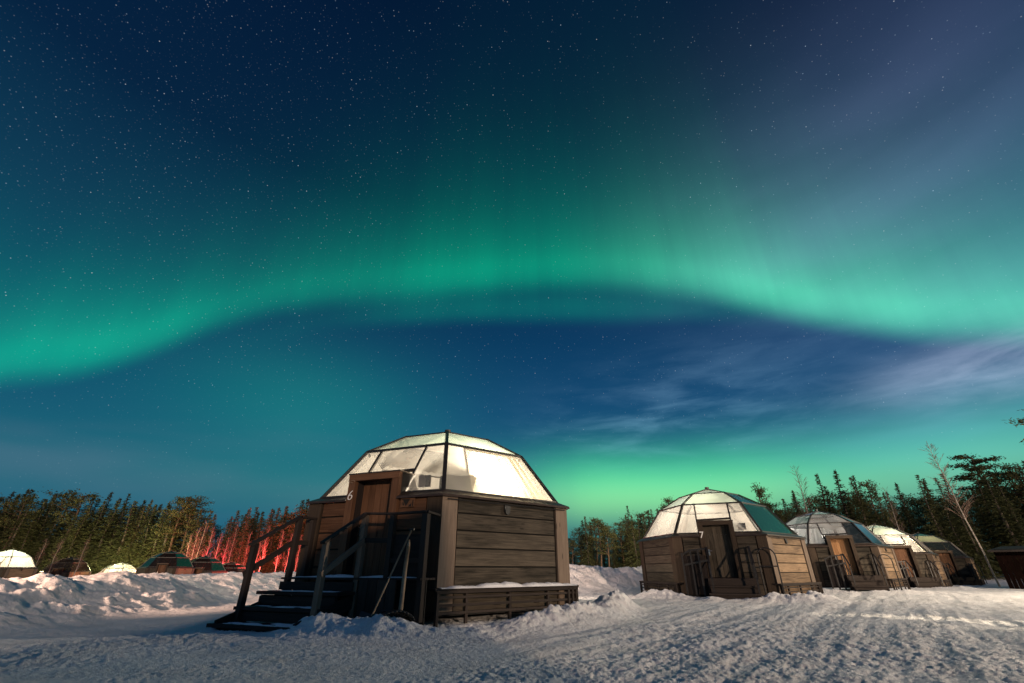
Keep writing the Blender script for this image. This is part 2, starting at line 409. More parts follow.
# ------------------------------------------------------------------ mesh helpers
class MB:
    def __init__(s): s.v = []; s.f = []; s.uv = []
    def quad(s, pts, uvs=None):
        i = len(s.v); s.v += [tuple(p) for p in pts]; n = len(pts)
        s.f.append(tuple(range(i, i + n)))
        s.uv.append(uvs or [(0, 0)] * n)
    def obox(s, o, ax, ay, az, L, W, H):
        """box with centre o, unit axes and full sizes; grain UV along the longest axis"""
        o = Vector(o); ax, ay, az = Vector(ax), Vector(ay), Vector(az)
        dims = [(L, ax), (W, ay), (H, az)]
        r0 = rng.random() * 20
        for i in range(3):
            j, k = (i + 1) % 3, (i + 2) % 3
            for sg in (-1, 1):
                n = dims[i][1] * dims[i][0] / 2 * sg
                a, b = dims[j], dims[k]
                if a[0] < b[0]: a, b = b, a
                A, B = a[1] * a[0] / 2, b[1] * b[0] / 2
                pts = [o + n - A - B, o + n + A - B, o + n + A + B, o + n - A + B]
                nn = (pts[1] - pts[0]).cross(pts[2] - pts[1])
                uvs = [(r0, r0), (r0 + a[0], r0), (r0 + a[0], r0 + b[0]), (r0, r0 + b[0])]
                if nn.dot(n) < 0: pts.reverse(); uvs.reverse()
                s.quad(pts, uvs)
        return s
    def box(s, x0, x1, y0, y1, z0, z1):
        return s.obox(((x0 + x1) / 2, (y0 + y1) / 2, (z0 + z1) / 2), (1, 0, 0), (0, 1, 0), (0, 0, 1), x1 - x0, y1 - y0, z1 - z0)
    def beam(s, a, b, w, h=None, up=(0, 0, 1), ext=0.0):
        a, b = Vector(a), Vector(b); h = h or w
        d = (b - a); L = d.length; d.normalize()
        up = Vector(up)
        if abs(d.dot(up)) > .98: up = Vector((1, 0, 0))
        sd_ = d.cross(up).normalized(); u = sd_.cross(d).normalized()
        return s.obox((a + b) / 2, d, sd_, u, L + 2 * ext, w, h)
    def tube(s, pts, rad, n=8, cap=True):
        pts = [Vector(p) for p in pts]
        rad = rad if isinstance(rad, (list, tuple)) else [rad] * len(pts)
        rings = []
        for i, p in enumerate(pts):
            d = (pts[min(i + 1, len(pts) - 1)] - pts[max(i - 1, 0)]).normalized()
            up = Vector((0, 0, 1)) if abs(d.z) < .95 else Vector((1, 0, 0))
            a = d.cross(up).normalized(); b = d.cross(a).normalized()
            rings.append([p + a * math.cos(2 * math.pi * k / n) * rad[i] + b * math.sin(2 * math.pi * k / n) * rad[i] for k in range(n)])
        base = len(s.v)
        for r_ in rings: s.v += [tuple(p) for p in r_]
        for i in range(len(pts) - 1):
            for k in range(n):
                k2 = (k + 1) % n
                s.f.append((base + i * n + k, base + i * n + k2, base + (i + 1) * n + k2, base + (i + 1) * n + k))
                s.uv.append([(i, k / n), (i, (k + 1) / n), (i + 1, (k + 1) / n), (i + 1, k / n)])
        if cap:
            s.f.append(tuple(base + k for k in range(n))); s.uv.append([(0, 0)] * n)
            s.f.append(tuple(base + (len(pts) - 1) * n + k for k in reversed(range(n)))); s.uv.append([(0, 0)] * n)
        return s
    def mesh(s, name, material, smooth=False):
        me = bpy.data.meshes.new(name)
        me.from_pydata(s.v, [], s.f)
        uvl = me.uv_layers.new(name='UVMap')
        flat_uv = [c for f in s.uv for c in f]
        uvl.data.foreach_set('uv', np.array(flat_uv, dtype=np.float32).ravel())
        for m_ in (material if isinstance(material, (list, tuple)) else [material]):
            me.materials.append(MATS[m_])
        if smooth: me.polygons.foreach_set('use_smooth', [True] * len(me.polygons))
        me.update()
        return me
    def build(s, name, material, parent=None, smooth=False, bevel=0.0):
        o = bpy.data.objects.new(name, s.mesh(name, material, smooth)); col.objects.link(o)
        if parent: o.parent = parent
        if bevel:
            b = o.modifiers.new('edge', 'BEVEL'); b.width = bevel; b.segments = 1; b.limit_method = 'ANGLE'
        return o
def tag(o, label=None, cat=None, group=None, kind=None):
    if label: o['label'] = label
    if cat: o['category'] = cat
    if group: o['group'] = group
    if kind: o['kind'] = kind
    return o
def empty(name, loc, rz=0.0):
    o = bpy.data.objects.new(name, None); o.location = loc; o.rotation_euler = (0, 0, rz); o.empty_display_size = .3
    col.objects.link(o); return o

# ------------------------------------------------------------------ terrain
IGLOOS = {6: (-2.107, 14.375, -111.86, 0.0), 7: (10.386, 24.725, -111.76, -.157), 8: (22.29, 34.71, -108.7, -.14),
          9: (32.6, 43.2, -106.0, -.36), 10: (43.6, 52.0, -106.0, -.45)}
nr = np.random.RandomState(3)
_perm = nr.rand(256, 256)
def vnoise(x, y, seed=0):
    x = x + seed * 17.3; y = y - seed * 9.1
    xi = np.floor(x).astype(int); yi = np.floor(y).astype(int)
    xf = x - xi; yf = y - yi
    xf = xf * xf * (3 - 2 * xf); yf = yf * yf * (3 - 2 * yf)
    g = lambda a, b: _perm[a % 256, b % 256]
    return ((g(xi, yi) * (1 - xf) + g(xi + 1, yi) * xf) * (1 - yf) + (g(xi, yi + 1) * (1 - xf) + g(xi + 1, yi + 1) * xf) * yf) - .5
def fbm(x, y, f, octv=4, seed=0, g=.5):
    a = 1.0; s = 0
    for i in range(octv):
        s = s + a * vnoise(x * f, y * f, seed + i); f = f * 2.03; a *= g
    return s
def sst(x, a, b):
    t = np.clip((x - a) / (b - a), 0, 1); return t * t * (3 - 2 * t)
def segdist(x, y, pts):
    best = np.full(x.shape, 1e9)
    for (x0, y0), (x1, y1) in zip(pts[:-1], pts[1:]):
        dx, dy = x1 - x0, y1 - y0
        t = np.clip(((x - x0) * dx + (y - y0) * dy) / (dx * dx + dy * dy), 0, 1)
        best = np.minimum(best, np.hypot(x - x0 - t * dx, y - y0 - t * dy))
    return best
def heap(x, y, cx, cy, rx, ry, h, rot=0):
    c, s = math.cos(R(rot)), math.sin(R(rot))
    u = ((x - cx) * c + (y - cy) * s) / rx; v = (-(x - cx) * s + (y - cy) * c) / ry
    return h * np.exp(-(u * u + v * v))
def L2W(k, t, n):
    cx, cy, ph, dz = IGLOOS[k]; a = R(ph)
    return cx - math.sin(a) * t + math.cos(a) * n, cy + math.cos(a) * t + math.sin(a) * n
def height(x, y):
    x = np.asarray(x, float); y = np.asarray(y, float)
    d = np.hypot(x, y)
    z = -.16 * sst(y * .6 + x * .5, 12, 22) - .25 * sst(y * .6 + x * .6, 26, 60)
    # drop to the far left field
    left = sst(-x, 24, 50) * sst(y, 5, 30)
    z = z - .95 * left
    # left ploughed bank
    edge = -9.0 + 1.0 * fbm(x, y, .12, 3, 5) - .25 * np.clip(y - 12, 0, 12) * .35
    inside = edge - x                                    # metres past the road edge
    far_y = sst(y, -2, 5)
    bank = (.60 * sst(inside, -.2, 3.2) + .24 * fbm(x, y, .22, 3, 8)* sst(inside, 0, 3)) * far_y * (1 - sst(inside, 14, 30))
    near_ridge = .20 * np.exp(-((inside - 3.0) / 1.5) ** 2) * far_y
    chunk = sst(inside, -.2, 1.2) * (1 - sst(inside, 9, 16)) * far_y
    # bank behind the row of igloos
    pts = [(-4, 26.0), (0, 27.5), (3.2, 29.0), (7.4, 31.5), (14, 38), (26, 48), (40, 60), (60, 74)]
    sd_ = segdist(x, y, pts)
    hb = 1.22 * np.exp(-(sd_ / 2.3) ** 2) * (1 + .5 * fbm(x, y, .35, 2, 21))
    chunk2 = np.exp(-(sd_ / 2.8) ** 2)
    z = z + np.maximum(bank, 0) + near_ridge + hb
    z = z + ((.20 * np.abs(fbm(x, y, .8, 3, 11, .6)) + .10 * fbm(x, y, 2.6, 4, 12, .62)) * chunk) + .24 * fbm(x, y, 1.9, 4, 13, .66) * chunk2
    # heaps thrown against the first igloo
    hz = 0
    for (t, n, rx, ry, h, k) in ((.9, 4.9, .9, .45, .13, 6), (1.9, 4.75, .55, .45, .20, 6), (0.45, 5.1, .5, .4, .14, 6),
                                 (-.75, 4.9, .5, .7, .10, 7), (2.1, 4.3, 1.3, .5, .32, 7), (-2.6, 4.5, 1.2, .5, .30, 7), (3.2, 3.6, .8, .6, .25, 7),
                                 (-2.3, 4.7, 1.3, .6, .25, 8), (2.4, 4.4, 1.4, .6, .22, 8), (0, 5.6, 1.6, .5, .14, 8),
                                 (-2.0, 4.6, 1.6, .7, .22, 9), (2.0, 4.6, 1.5, .6, .22, 9), (1.6, 4.6, 1.6, .6, .2, 10), (-1.6, 4.8, 1.6, .6, .2, 10)):
        cx, cy = L2W(k, t, n)
        hz = hz + heap(x, y, cx, cy, rx, ry, h, IGLOOS[k][2] + 90)
    # long low ridge in front of the right wall of the first igloo
    rp = [(-1.2, 9.35), (-.2, 9.75), (.8, 10.75), (1.6, 11.7), (2.3, 12.9), (3.0, 14.6)]
    rd = segdist(x, y, rp)
    rid = (.09 + .22 * sst(x, -.4, 1.1)) * np.exp(-(rd / .52) ** 2) * (1 + .6 * fbm(x, y, .9, 2, 31))
    hz = hz + rid
    z = z + hz + np.clip(hz, 0, .3) * (.45 * fbm(x, y, 2.0, 3, 17, .6) + .35 * fbm(x, y, 6.5, 3, 19, .65))
    # trampled / rutted road surface
    road = (1 - sst(inside, -1, .5)) * (1 - sst(sd_, 4, 1.5))
    tr = fbm(x * .9 + y * .45, y * .9 - x * .45, .55, 3, 41) * .05
    foot = .016 * fbm(x, y, 2.2, 4, 43, .62) * (.4 + 1.8 * sst(fbm(x, y, .35, 2, 91), -.1, .4)) + .019 * fbm(x, y, 8.5, 3, 47, .65) + .020 * fbm(x, y, 21.0, 2, 53, .7)
    # compacted wheel tracks running towards the right
    w_ = x * .80 - y * .60
    track = -.05 * (np.exp(-((w_ - (-3.4 + .3 * fbm(x, y, .1, 2, 51))) / .35) ** 2) + np.exp(-((w_ - (-1.5)) / .3) ** 2)) * sst(y, 5, 9)
    u_ = x * .60 + y * .80
    ruts = .016 * fbm(u_ * .10, w_ * 1.0, 3.2, 3, 57, .6) * sst(x + .3 * y, 0, 5)      # long sledge and tyre ruts
    smooth = .48 + .75 * sst(fbm(u_ * .16, w_ * .75, 1.0, 3, 95), -.22, .30)      # packed lanes between trampled ones
    z = z + (tr + foot * smooth) * (.55 + .45 * road) + track + ruts * 2.6
    # added unseen snow pile behind the photographer (it shades the near ground and the stairs)
    a = R(SUN_AZ); lx, ly = math.sin(a), math.cos(a)
    v = x * lx + y * ly; w = x * (-ly) + y * lx
    shade_pile = np.interp(w, [-4.9, -4.1, -2.4, -1.0, -.3, 1.0, 2.2, 2.9], [0, .47, .55, .78, .94, 1.03, 1.03, 0]) * np.exp(-((v - 5.6) / 1.1) ** 2)
    z = z + 4.0 * shade_pile * (1 + .12 * fbm(x, y, .9, 3, 61))
    # forest floor a little higher at the far right / back
    z = z + .6 * sst(d, 60, 110) * sst(x, 0, 40) 
    return z
def hz1(x, y): return float(height(np.array([x]), np.array([y]))[0])

def build_ground():
    az = np.concatenate([np.linspace(-180, -62, 70, endpoint=False), np.linspace(-62, 62, 1000, endpoint=False), np.linspace(62, 180, 70, endpoint=False)])
    rr = np.concatenate([[.4, 1.2, 2.0, 2.8, 3.6, 4.2], np.geomspace(4.8, 34, 470), np.geomspace(35, 160, 90), np.geomspace(190, 1500, 10)])
    A, RR = np.meshgrid(np.radians(az), rr)
    X = RR * np.sin(A); Y = RR * np.cos(A)
    Z = height(X, Y)
    n, m_ = X.shape
    V = np.stack([X, Y, Z], -1).reshape(-1, 3)
    cz = hz1(0, 0)
    V = np.vstack([V, [[0, 0, cz]]])
    idx = np.arange(n * m_).reshape(n, m_)
    a = idx[:-1, :]; b = np.roll(idx, -1, 1)[:-1, :]; c = np.roll(idx, -1, 1)[1:, :]; d = idx[1:, :]
    F = np.stack([a, d, c, b], -1).reshape(-1, 4)
    me = bpy.data.meshes.new('snow_ground')
    nf = len(F); nt = m_
    me.vertices.add(len(V)); me.vertices.foreach_set('co', V.ravel())
    tri = np.stack([np.full(m_, n * m_), idx[0], np.roll(idx[0], -1)], -1)
    me.loops.add(nf * 4 + nt * 3)
    me.loops.foreach_set('vertex_index', np.concatenate([F.ravel(), tri.ravel()]))
    me.polygons.add(nf + nt)
    ls = np.concatenate([np.arange(nf) * 4, nf * 4 + np.arange(nt) * 3])
    me.polygons.foreach_set('loop_start', ls)
    me.polygons.foreach_set('loop_total', np.concatenate([np.full(nf, 4), np.full(nt, 3)]))
    me.polygons.foreach_set('use_smooth', np.ones(nf + nt, bool))
    me.update(calc_edges=True); me.validate()
    me.materials.append(MATS['snow'])
    o = bpy.data.objects.new('snow_ground', me); col.objects.link(o)
    tag(o, kind='structure', label='trampled snow with ploughed banks covering the ground')
build_ground()

# ------------------------------------------------------------------ glass igloo (hexagonal cabin with a glazed dome)
RE, ZE, R1, Z1, R2, Z2, ZA = 3.6, 2.616, 2.571, 3.999, 1.438, 4.621, 4.99
RW = 3.85
C30 = math.cos(R(30))
def hexp(k, rad, z):                 # corner k; the front facet lies between corners 0 (left) and 1 (right); local -Y is the front
    a = R(60 * k - 30)
    return Vector((rad * math.sin(a), -rad * math.cos(a), z))
def fac(k, t, n, z):                 # facet k: lateral t (to the right seen from outside), outward n
    a = R(60 * k)
    return Vector((n * math.sin(a) + t * math.cos(a), -n * math.cos(a) + t * math.sin(a), z))
def fax(k):
    a = R(60 * k)
    return Vector((math.cos(a), math.sin(a), 0)), Vector((math.sin(a), -math.cos(a), 0))
AW = RW * C30
UPV = (0, 0, 1)

def make_igloo(num, label, group=None, simple=False, stairs=(-1.7, .3), deck_r=1.9, number=None, panes=None, blinds=None, lampw=200, lampcol=(1, .86, .66),
               lamp_at=(.9, -.3, 3.2), pose=None, deck=True, open_door=False):
    cx, cy, ph, dz = pose or IGLOOS[num]
    root = empty('glass_igloo', (cx, cy, dz), R(ph + 90))
    tag(root, label, 'glass igloo', group)
    panes = panes or {}; blinds = blinds or {}
    # walls ------------------------------------------------------
    b = MB()
    for k in range(6):
        p, q = hexp(k, RW - .09, 0), hexp(k + 1, RW - .09, 0)
        ins = .9 if k == 0 else None
        def wallquad(t0, t1, z0, z1):
            n = (RW - .09) * C30
            b.quad([fac(k, t0, n, z0), fac(k, t1, n, z0), fac(k, t1, n, z1), fac(k, t0, n, z1)])
        hw = (RW - .09) / 2
        if k == 0:
            wallquad(-hw, -.60, .15, 2.47); wallquad(.62, hw, .15, 2.47); wallquad(-.60, .62, .15, .83)
        else: wallquad(-hw, hw, .15, 2.47)
    b.build('wall_backing', 'void_dark', root)
    zs = [.62, 1.065, 1.435, 1.80, 2.165, 2.50]
    for k in range(6):
        tx, nx = fax(k); hw = RW / 2
        spans = [(-hw + .42, hw - .42)] if k else [(-hw + .42, -.74), (.74, hw - .42)]
        allz = [.22] + zs if not simple else [.22, 2.5]
        for t0, t1 in spans:
            b = MB()
            for z0, z1 in zip(allz[:-1], allz[1:]):
                o = fac(k, (t0 + t1) / 2, AW - .045, (z0 + z1) / 2)
                b.obox(o, tx, nx, UPV, t1 - t0 - .03, .05, z1 - z0 - .035)
            b.build('wall', ('door_wood' if k == 0 else 'wall_wood') if num == 6 else ('wall_wood_lit' if k == 1 else 'wall_wood'), root, bevel=0 if simple else .008)
        b = MB()
        o1 = hexp(k, RW, 0)
        for kk, sgn in ((k, 1), (k - 1, -1)):
            tx, nx = fax(kk); tt = (-RW / 2 + .19) if sgn == 1 else (RW / 2 - .19)
            b.obox(fac(kk, tt, AW - .01, 1.37), tx, nx, UPV, .40, .06, 2.26)
            b.build('corner_post', 'trim_wood' if kk == 1 else 'trim_wood_shaded', root, bevel=0 if simple else .006)
            b = MB()
    # eave flashing ---------------------------------------------
    b = MB()
    prof = [(RE - .12, ZE - .02), (RE + .02, ZE + .05), (RW + .10, ZE - .075), (RW + .12, ZE - .125), (RW - .04, ZE - .125)]
    for k in range(6):
        for (ra, za), (rb, zb) in zip(prof[:-1], prof[1:]):
            if k: b.quad([hexp(k, ra, za), hexp(k, rb, zb), hexp(k + 1, rb, zb), hexp(k + 1, ra, za)])
            else:
                pa_, pb_ = (lambda t: fac(0, t, ra * C30, za)), (lambda t: fac(0, t, rb * C30, zb))
                b.quad([hexp(0, ra, za), hexp(0, rb, zb), pb_(-.745), pa_(-.745)])
                b.quad([pa_(.735), pb_(.735), hexp(1, rb, zb), hexp(1, ra, za)])
    b.build('eave_flashing', 'flashing', root)
    # dome frame ------------------------------------------------
    b = MB()
    w = .082
    for k in range(6):
        E0, E1 = hexp(k, RE, ZE + .03), hexp(k + 1, RE, ZE + .03)
        A0, A1 = hexp(k, R1, Z1), hexp(k + 1, R1, Z1)
        B0, B1 = hexp(k, R2, Z2), hexp(k + 1, R2, Z2)
        out = hexp(k, 1, 1)
        b.beam(E0, A0, w + .02, w, out, .02); b.beam(A0, B0, w, w, (0, 0, 1), .01); b.beam(B0, (0, 0, ZA), w * .8, w * .8)
        (b.beam(E0, E1, w, w) if k else (b.beam(E0, fac(0, -.76, RE * C30, ZE + .03), w, w), b.beam(fac(0, .74, RE * C30, ZE + .03), E1, w, w)))
        b.beam(A0, A1, w * .8, w * .8); b.beam(B0, B1, w * .6, w * .6)
    def slope(k, t, z):
        n = RE * C30 - (z - ZE) * ((RE - R1) * C30) / (Z1 - ZE)
        return fac(k, t, n, z)
    nk = fax(0)[1] + Vector((0, 0, .65))
    for t in (-.76, .70):
        b.beam(slope(0, t, ZE), slope(0, t, Z1), w * .75, w * .75, nk)
    b.beam(slope(0, -.76, 3.24), slope(0, .70, 3.28), w * .75, w * .75, nk)
    b.tube([(0, 0, ZA - .03), (0, 0, ZA + .10)], .10, 8)
    b.build('dome_frame', 'frame_metal', root)
    # glazing ---------------------------------------------------
    def pane(pts, key, default):
        m = MB(); m.quad(pts); return m.build('glass_pane', panes.get(key, panes.get(key[0], default)), root)
    for k in range(6):
        E0, E1, A0, A1 = hexp(k, RE, ZE), hexp(k + 1, RE, ZE), hexp(k, R1, Z1), hexp(k + 1, R1, Z1)
        B0, B1, T = hexp(k, R2, Z2), hexp(k + 1, R2, Z2), Vector((0, 0, ZA))
        if k == 0:
            pane([E0, slope(0, -.76, ZE), slope(0, -.76, Z1), A0], ('low', 0, 'l'), 'pane_clear')
            pane([slope(0, -.76, 3.24), slope(0, .70, 3.28), slope(0, .70, Z1), slope(0, -.76, Z1)], ('low', 0, 'm'), 'pane_clear')
            pane([slope(0, .70, ZE), E1, A1, slope(0, .70, Z1)], ('low', 0, 'r'), 'pane_clear')
        else:
            pane([E0, E1, A1, A0], ('low', k), 'pane_clear')
        pane([A0, A1, B1, B0], ('mid', k), 'pane_top')
        pane([B0, B1, T], ('top', k), 'pane_top')
    # door dormer ----------------------------------------------
    tx, nx = fax(0)
    b = MB(); zt = 3.12; fo = AW + .06
    for t in (-.65, .63): b.obox(fac(0, t, fo - .06, (zt + .80) / 2), tx, nx, UPV, .20, .12, zt - .80)
    b.obox(fac(0, -.01, fo - .055, zt - .075), tx, nx, UPV, 1.48, .14, .15)
    b.build('door_frame', 'trim_wood_shaded' if number != '6' else 'door_wood', root, bevel=0 if simple else .01)
    b = MB(); b.obox(fac(0, 0.0, fo - .30, zt + .015), tx, nx, UPV, 1.52, .66, .03)
    b.obox(fac(0, 0.0, fo - .455, 3.02), tx, nx, UPV, 1.44, .03, .20)
    b.build('dormer_roof', 'flashing', root)
    for t in (-.57, .55):
        b = MB(); b.obox(fac(0, t, fo - .27, (zt + .80) / 2), tx, nx, UPV, .04, .30, zt - .82); b.build('door_jamb', 'dark_wood', root)  # dark timber stands in for the shade inside the recess
    for t in (-.735, .725):                                 # dark cheeks between dormer and glass
        b = MB(); b.quad([fac(0, t, fo - .1, ZE - .1), fac(0, t, AW - 1.0, ZE - .1), slope(0, t, zt), fac(0, t, fo - .1, zt)])
        b.build('dormer_cheek', 'void_dark', root)
    dr = MB()
    for i in range(6):
        t0 = -.56 + i * .187
        dr.obox(fac(0, t0 + .0935, fo - .38, 1.93), tx, nx, UPV, .178, .05, 2.18)
    dr.obox(fac(0, 0.0, fo - .42, 1.96), tx, nx, UPV, 1.30, .03, 2.26)
    door = dr.build('door', 'door_wood_lit' if num == 8 else 'door_wood' if number != '7' else 'wall_wood', root)
    b = MB()
    b.obox(fac(0, -.46, fo - .345, 1.86), tx, nx, UPV, .055, .012, .24)
    b.tube([fac(0, -.46, fo - .35, 1.92), fac(0, -.46, fo - .28, 1.92), fac(0, -.33, fo - .28, 1.92)], .014, 6)
    b.tube([fac(0, -.46, fo - .35, 1.78), fac(0, -.46, fo - .32, 1.78)], .022, 8)
    b.build('handle', 'steel', door)
    if number:
        cu = bpy.data.curves.new('house_number', 'FONT'); cu.body = number; cu.size = .33 if number == '6' else .38; cu.extrude = .008; cu.align_x = 'CENTER'
        cu.offset = -.006 if number == '6' else .002
        if number == '6': cu.shear = .2
        tmp = bpy.data.objects.new('house_number', cu); col.objects.link(tmp)
        bpy.context.view_layer.update()
        me = bpy.data.meshes.new_from_object(tmp.evaluated_get(bpy.context.evaluated_depsgraph_get()))
        bpy.data.objects.remove(tmp)
        me.materials.clear(); me.materials.append(MATS['white_paint'])
        o = bpy.data.objects.new('house_number', me); col.objects.link(o); o.parent = root
        a = 0.0
        o.matrix_local = Matrix.Translation(fac(0, -.645, fo + .022, 2.52 if number == '6' else 2.44)) @ Matrix.Rotation(R(90), 4, 'X')
        if number == '6':          # small carved ornament over the number
            b = MB(); pts = [fac(0, -.63 + (.075 - .008 * q) * math.cos(q), fo + .02, 2.95 + (.045 - .004 * q) * math.sin(q)) for q in [i * .5 for i in range(12)]]
            b.tube(pts, .008, 6); b.build('ornament', 'pole_wood', root)
    # vents
    b = MB(); b.obox(fac(1, -.10, AW + .005, 2.35), *fax(1), UPV, .17, .05, .15)
    b.tube([fac(1, -.10, AW - .02, 2.28), fac(1, -.10, AW + .045, 2.28)], .07, 10)
    b.build('vent', 'black_plastic', root)
    if not simple:
        b = MB(); b.tube([fac(1, -RW/2 + .10, AW + .06, 2.44), fac(1, RW/2 - .1, AW + .06, 2.44)], .012, 6)
        b.build('cable', 'black_plastic', root)
    if number == '6':               # small signboard right of the door: wedge, letter marks
        b = MB(); b.obox(fac(0, 1.02, AW + .028, 2.39), tx, nx, UPV, .38, .015, .20); sgn = b.build('sign_board', 'door_wood', root)
        b = MB(); n = AW + .040
        def tri(pts): b.quad([fac(0, t, n, z) for t, z in pts])
        tri([(.88, 2.47), (1.09, 2.47), (.985, 2.31)][::-1]); tri([(.85, 2.47), (.88, 2.47), (.90, 2.45), (.85, 2.45)][::-1])
        tri([(1.04, 2.30), (1.13, 2.38), (1.13, 2.30)][::-1]); tri([(1.155, 2.44), (1.18, 2.44), (1.18, 2.30), (1.155, 2.30)][::-1])
        tri([(.885, 2.40), (.91, 2.40), (.94, 2.33), (.90, 2.33)][::-1])
        b.build('sign_mark', 'void_dark', sgn)
    # interior --------------------------------------------------
    b = MB(); b.quad([hexp(k, RW - .12, .88) for k in range(6)]); b.build('inner_floor', 'inner_floor', root)
    b = MB(); b.quad([hexp(k, RW - .15, .20) for k in range(6)]); b.build('underfloor', 'void_dark', root)
    for k, mname in blinds.items():
        # curtain hanging just inside the glass, gently folded
        b = MB(); n_ = 28; off = .12
        t0, t1 = (-1.0, 1.0)
        if isinstance(mname, tuple): mname, t0 = mname
        rows = []
        for j in range(2):
            z, rad = ((ZE + .02, RE - off - .1), (Z1 - .04, R1 - off - .04))[j]
            row = []
            for i in range(n_ + 1):
                u = t0 + (t1 - t0) * i / n_
                fold = .02 * math.sin(i * 1.9) + .012 * math.sin(i * 3.7 + j)
                row.append(fac(k, u * rad / 2, rad * C30 + fold, z))
            rows.append(row)
        for i in range(n_): b.quad([rows[0][i], rows[0][i + 1], rows[1][i + 1], rows[1][i]])
        b.build('curtain', mname, root, smooth=False)
    # inner liner ring (white window-sill boards) seen against the glass
    b = MB()
    for k in range(6):
        a0, a1 = hexp(k, RE - .35, ZE - .1), hexp(k + 1, RE - .35, ZE - .1)
        b.quad([a0, a1, hexp(k + 1, RE - .1, ZE - .03), hexp(k, RE - .1, ZE - .03)])
        b.quad([hexp(k, RE - .35, .9), hexp(k + 1, RE - .35, .9), a1, a0])
    b.build('inner_lining', 'linen', root)
    if lampw:
        lo = lamp('ceiling_lamp_light', lamp_at, lampw, lampcol, .10, root)
    # plinth railing -------------------------------------------
    if not simple:
        rr = 4.02
        for k in (1, 2, 5) if num != 6 else (1, 2, 5):
            b = MB(); n = rr * C30; hw = rr / 2
            for z in (.50, .36, .22): b.obox(fac(k, 0, n, z), *fax(k), UPV, rr - .05, .035, .045)
            for t in (-hw + .75, hw - .95, -.3 + .2): b.obox(fac(k, t, n - .03, .33), *fax(k), UPV, .06, .06, .62)
            for t in (-hw + .03, hw - .03, hw - .16, hw - .30): b.obox(fac(k, t, n, .30), *fax(k), UPV, .055, .09, .70)
            b.build('plinth_fence', 'rail_wood', root)
            b = MB(); b.obox(fac(k, 0, n - .12, .64), *fax(k), UPV, rr + .10, .34, .05)
            b.obox(fac(k, 0, n + .02, .595), *fax(k), UPV, rr + .02, .05, .05)
            b.build('plinth_ledge', 'rail_wood', root)
    # deck, steps and rails ------------------------------------
    if deck:
        t0, t1 = stairs
        nd = 3.95; zd = .86; L = min(-1.75, t0 - .05) if num == 6 else t0 - .08
        b = MB()
        npl = 5
        for i in range(npl):
            n = AW + .03 + (nd - AW - .03) * (i + .5) / npl
            b.obox(fac(0, (L + deck_r) / 2, n, zd - .02), tx, nx, UPV, deck_r - L, (nd - AW - .03) / npl - .012, .04)
        b.build('deck', 'deck_wood', root, bevel=.004)
        if num == 6:                                     # boarded skirt under the deck, right of the stairs
            b = MB()
            t = t1 + .12
            while t < t1 + .86:
                b.obox(fac(0, t + .11, nd - .02, .42), tx, nx, UPV, .215, .03, .80); t += .23
            b.build('deck_skirt', 'rail_wood', root)
            b = MB(); b.obox(fac(0, (t1 + .9 + deck_r) / 2, nd - .25, .42), tx, nx, UPV, deck_r - t1 - .9, .03, .80)
            b.build('deck_skirt', 'void_dark', root)
        else:
            b = MB(); b.obox(fac(0, (L + deck_r) / 2, nd - .03, .62), tx, nx, UPV, deck_r - L, .04, .40)
            b.obox(fac(0, (L + deck_r) / 2, nd - .03, .22), tx, nx, UPV, deck_r - L, .04, .36)
            b.build('deck_skirt', 'rail_wood', root)
        g, rz_ = .47, .255
        if num != 6: g, rz_ = .30, .27
        nst = 3 if num == 6 else 2
        for i in range(nst):
            n0 = nd + g * i; z = zd - rz_ * (i + 1)
            b = MB()
            ext = .06 if i < nst - 1 else .12
            b.obox(fac(0, (t0 + t1) / 2 - .02, n0 + g / 2 + .03, z - .03), tx, nx, UPV, t1 - t0 + .10 + ext, g + .06, .06)
            b.obox(fac(0, (t0 + t1) / 2 - .02, n0 + g - .035, z - .06 - .09), tx, nx, UPV, t1 - t0 + .02, .04, .16)
            b.obox(fac(0, (t0 + t1) / 2 - .02, n0 + .012, z + .09), tx, nx, UPV, t1 - t0 + .02, .02, .16)
            b.build('step', 'dark_wood' if num == 6 else 'rail_wood', root, bevel=.006)
        # side stringers
        for t in (t0 + .02, t1 - .02):
            b = MB()
            b.beam(fac(0, t, nd - .05, zd - .42), fac(0, t, nd + g * nst - .02, .02), .05, .26, UPV)
            b.build('stringer', 'dark_wood' if num == 6 else 'rail_wood', root)
        # posts and rails: side rails down the stairs
        ht = 1.27 if num == 6 else 1.18
        nA, nB = nd + g * nst - .42, nd - .08
        if num != 6: nA = nd + g * nst - .05
        zA = 1.53 if num == 6 else 1.45
        tz = zd + ht
        rm = 'rail_wood' if num == 6 else 'frame_metal'
        rw_ = .10 if num == 6 else .055
        def post(t, n, z0, z1, w_=None, mt=None):
            w_ = w_ or rw_ * 1.1
            m = MB(); m.obox(fac(0, t, n, (z0 + z1) / 2), tx, nx, UPV, w_, w_, z1 - z0); m.build('rail_post', mt or rm, root, bevel=.004)
        def rail(pts, w_=None, h_=.045, name='handrail', mt=None):
            m = MB(); w_ = w_ or rw_ * 1.25
            for a_, b_ in zip(pts[:-1], pts[1:]): m.beam(a_, b_, w_, h_ , UPV, .015)
            m.build(name, mt or rm, root)
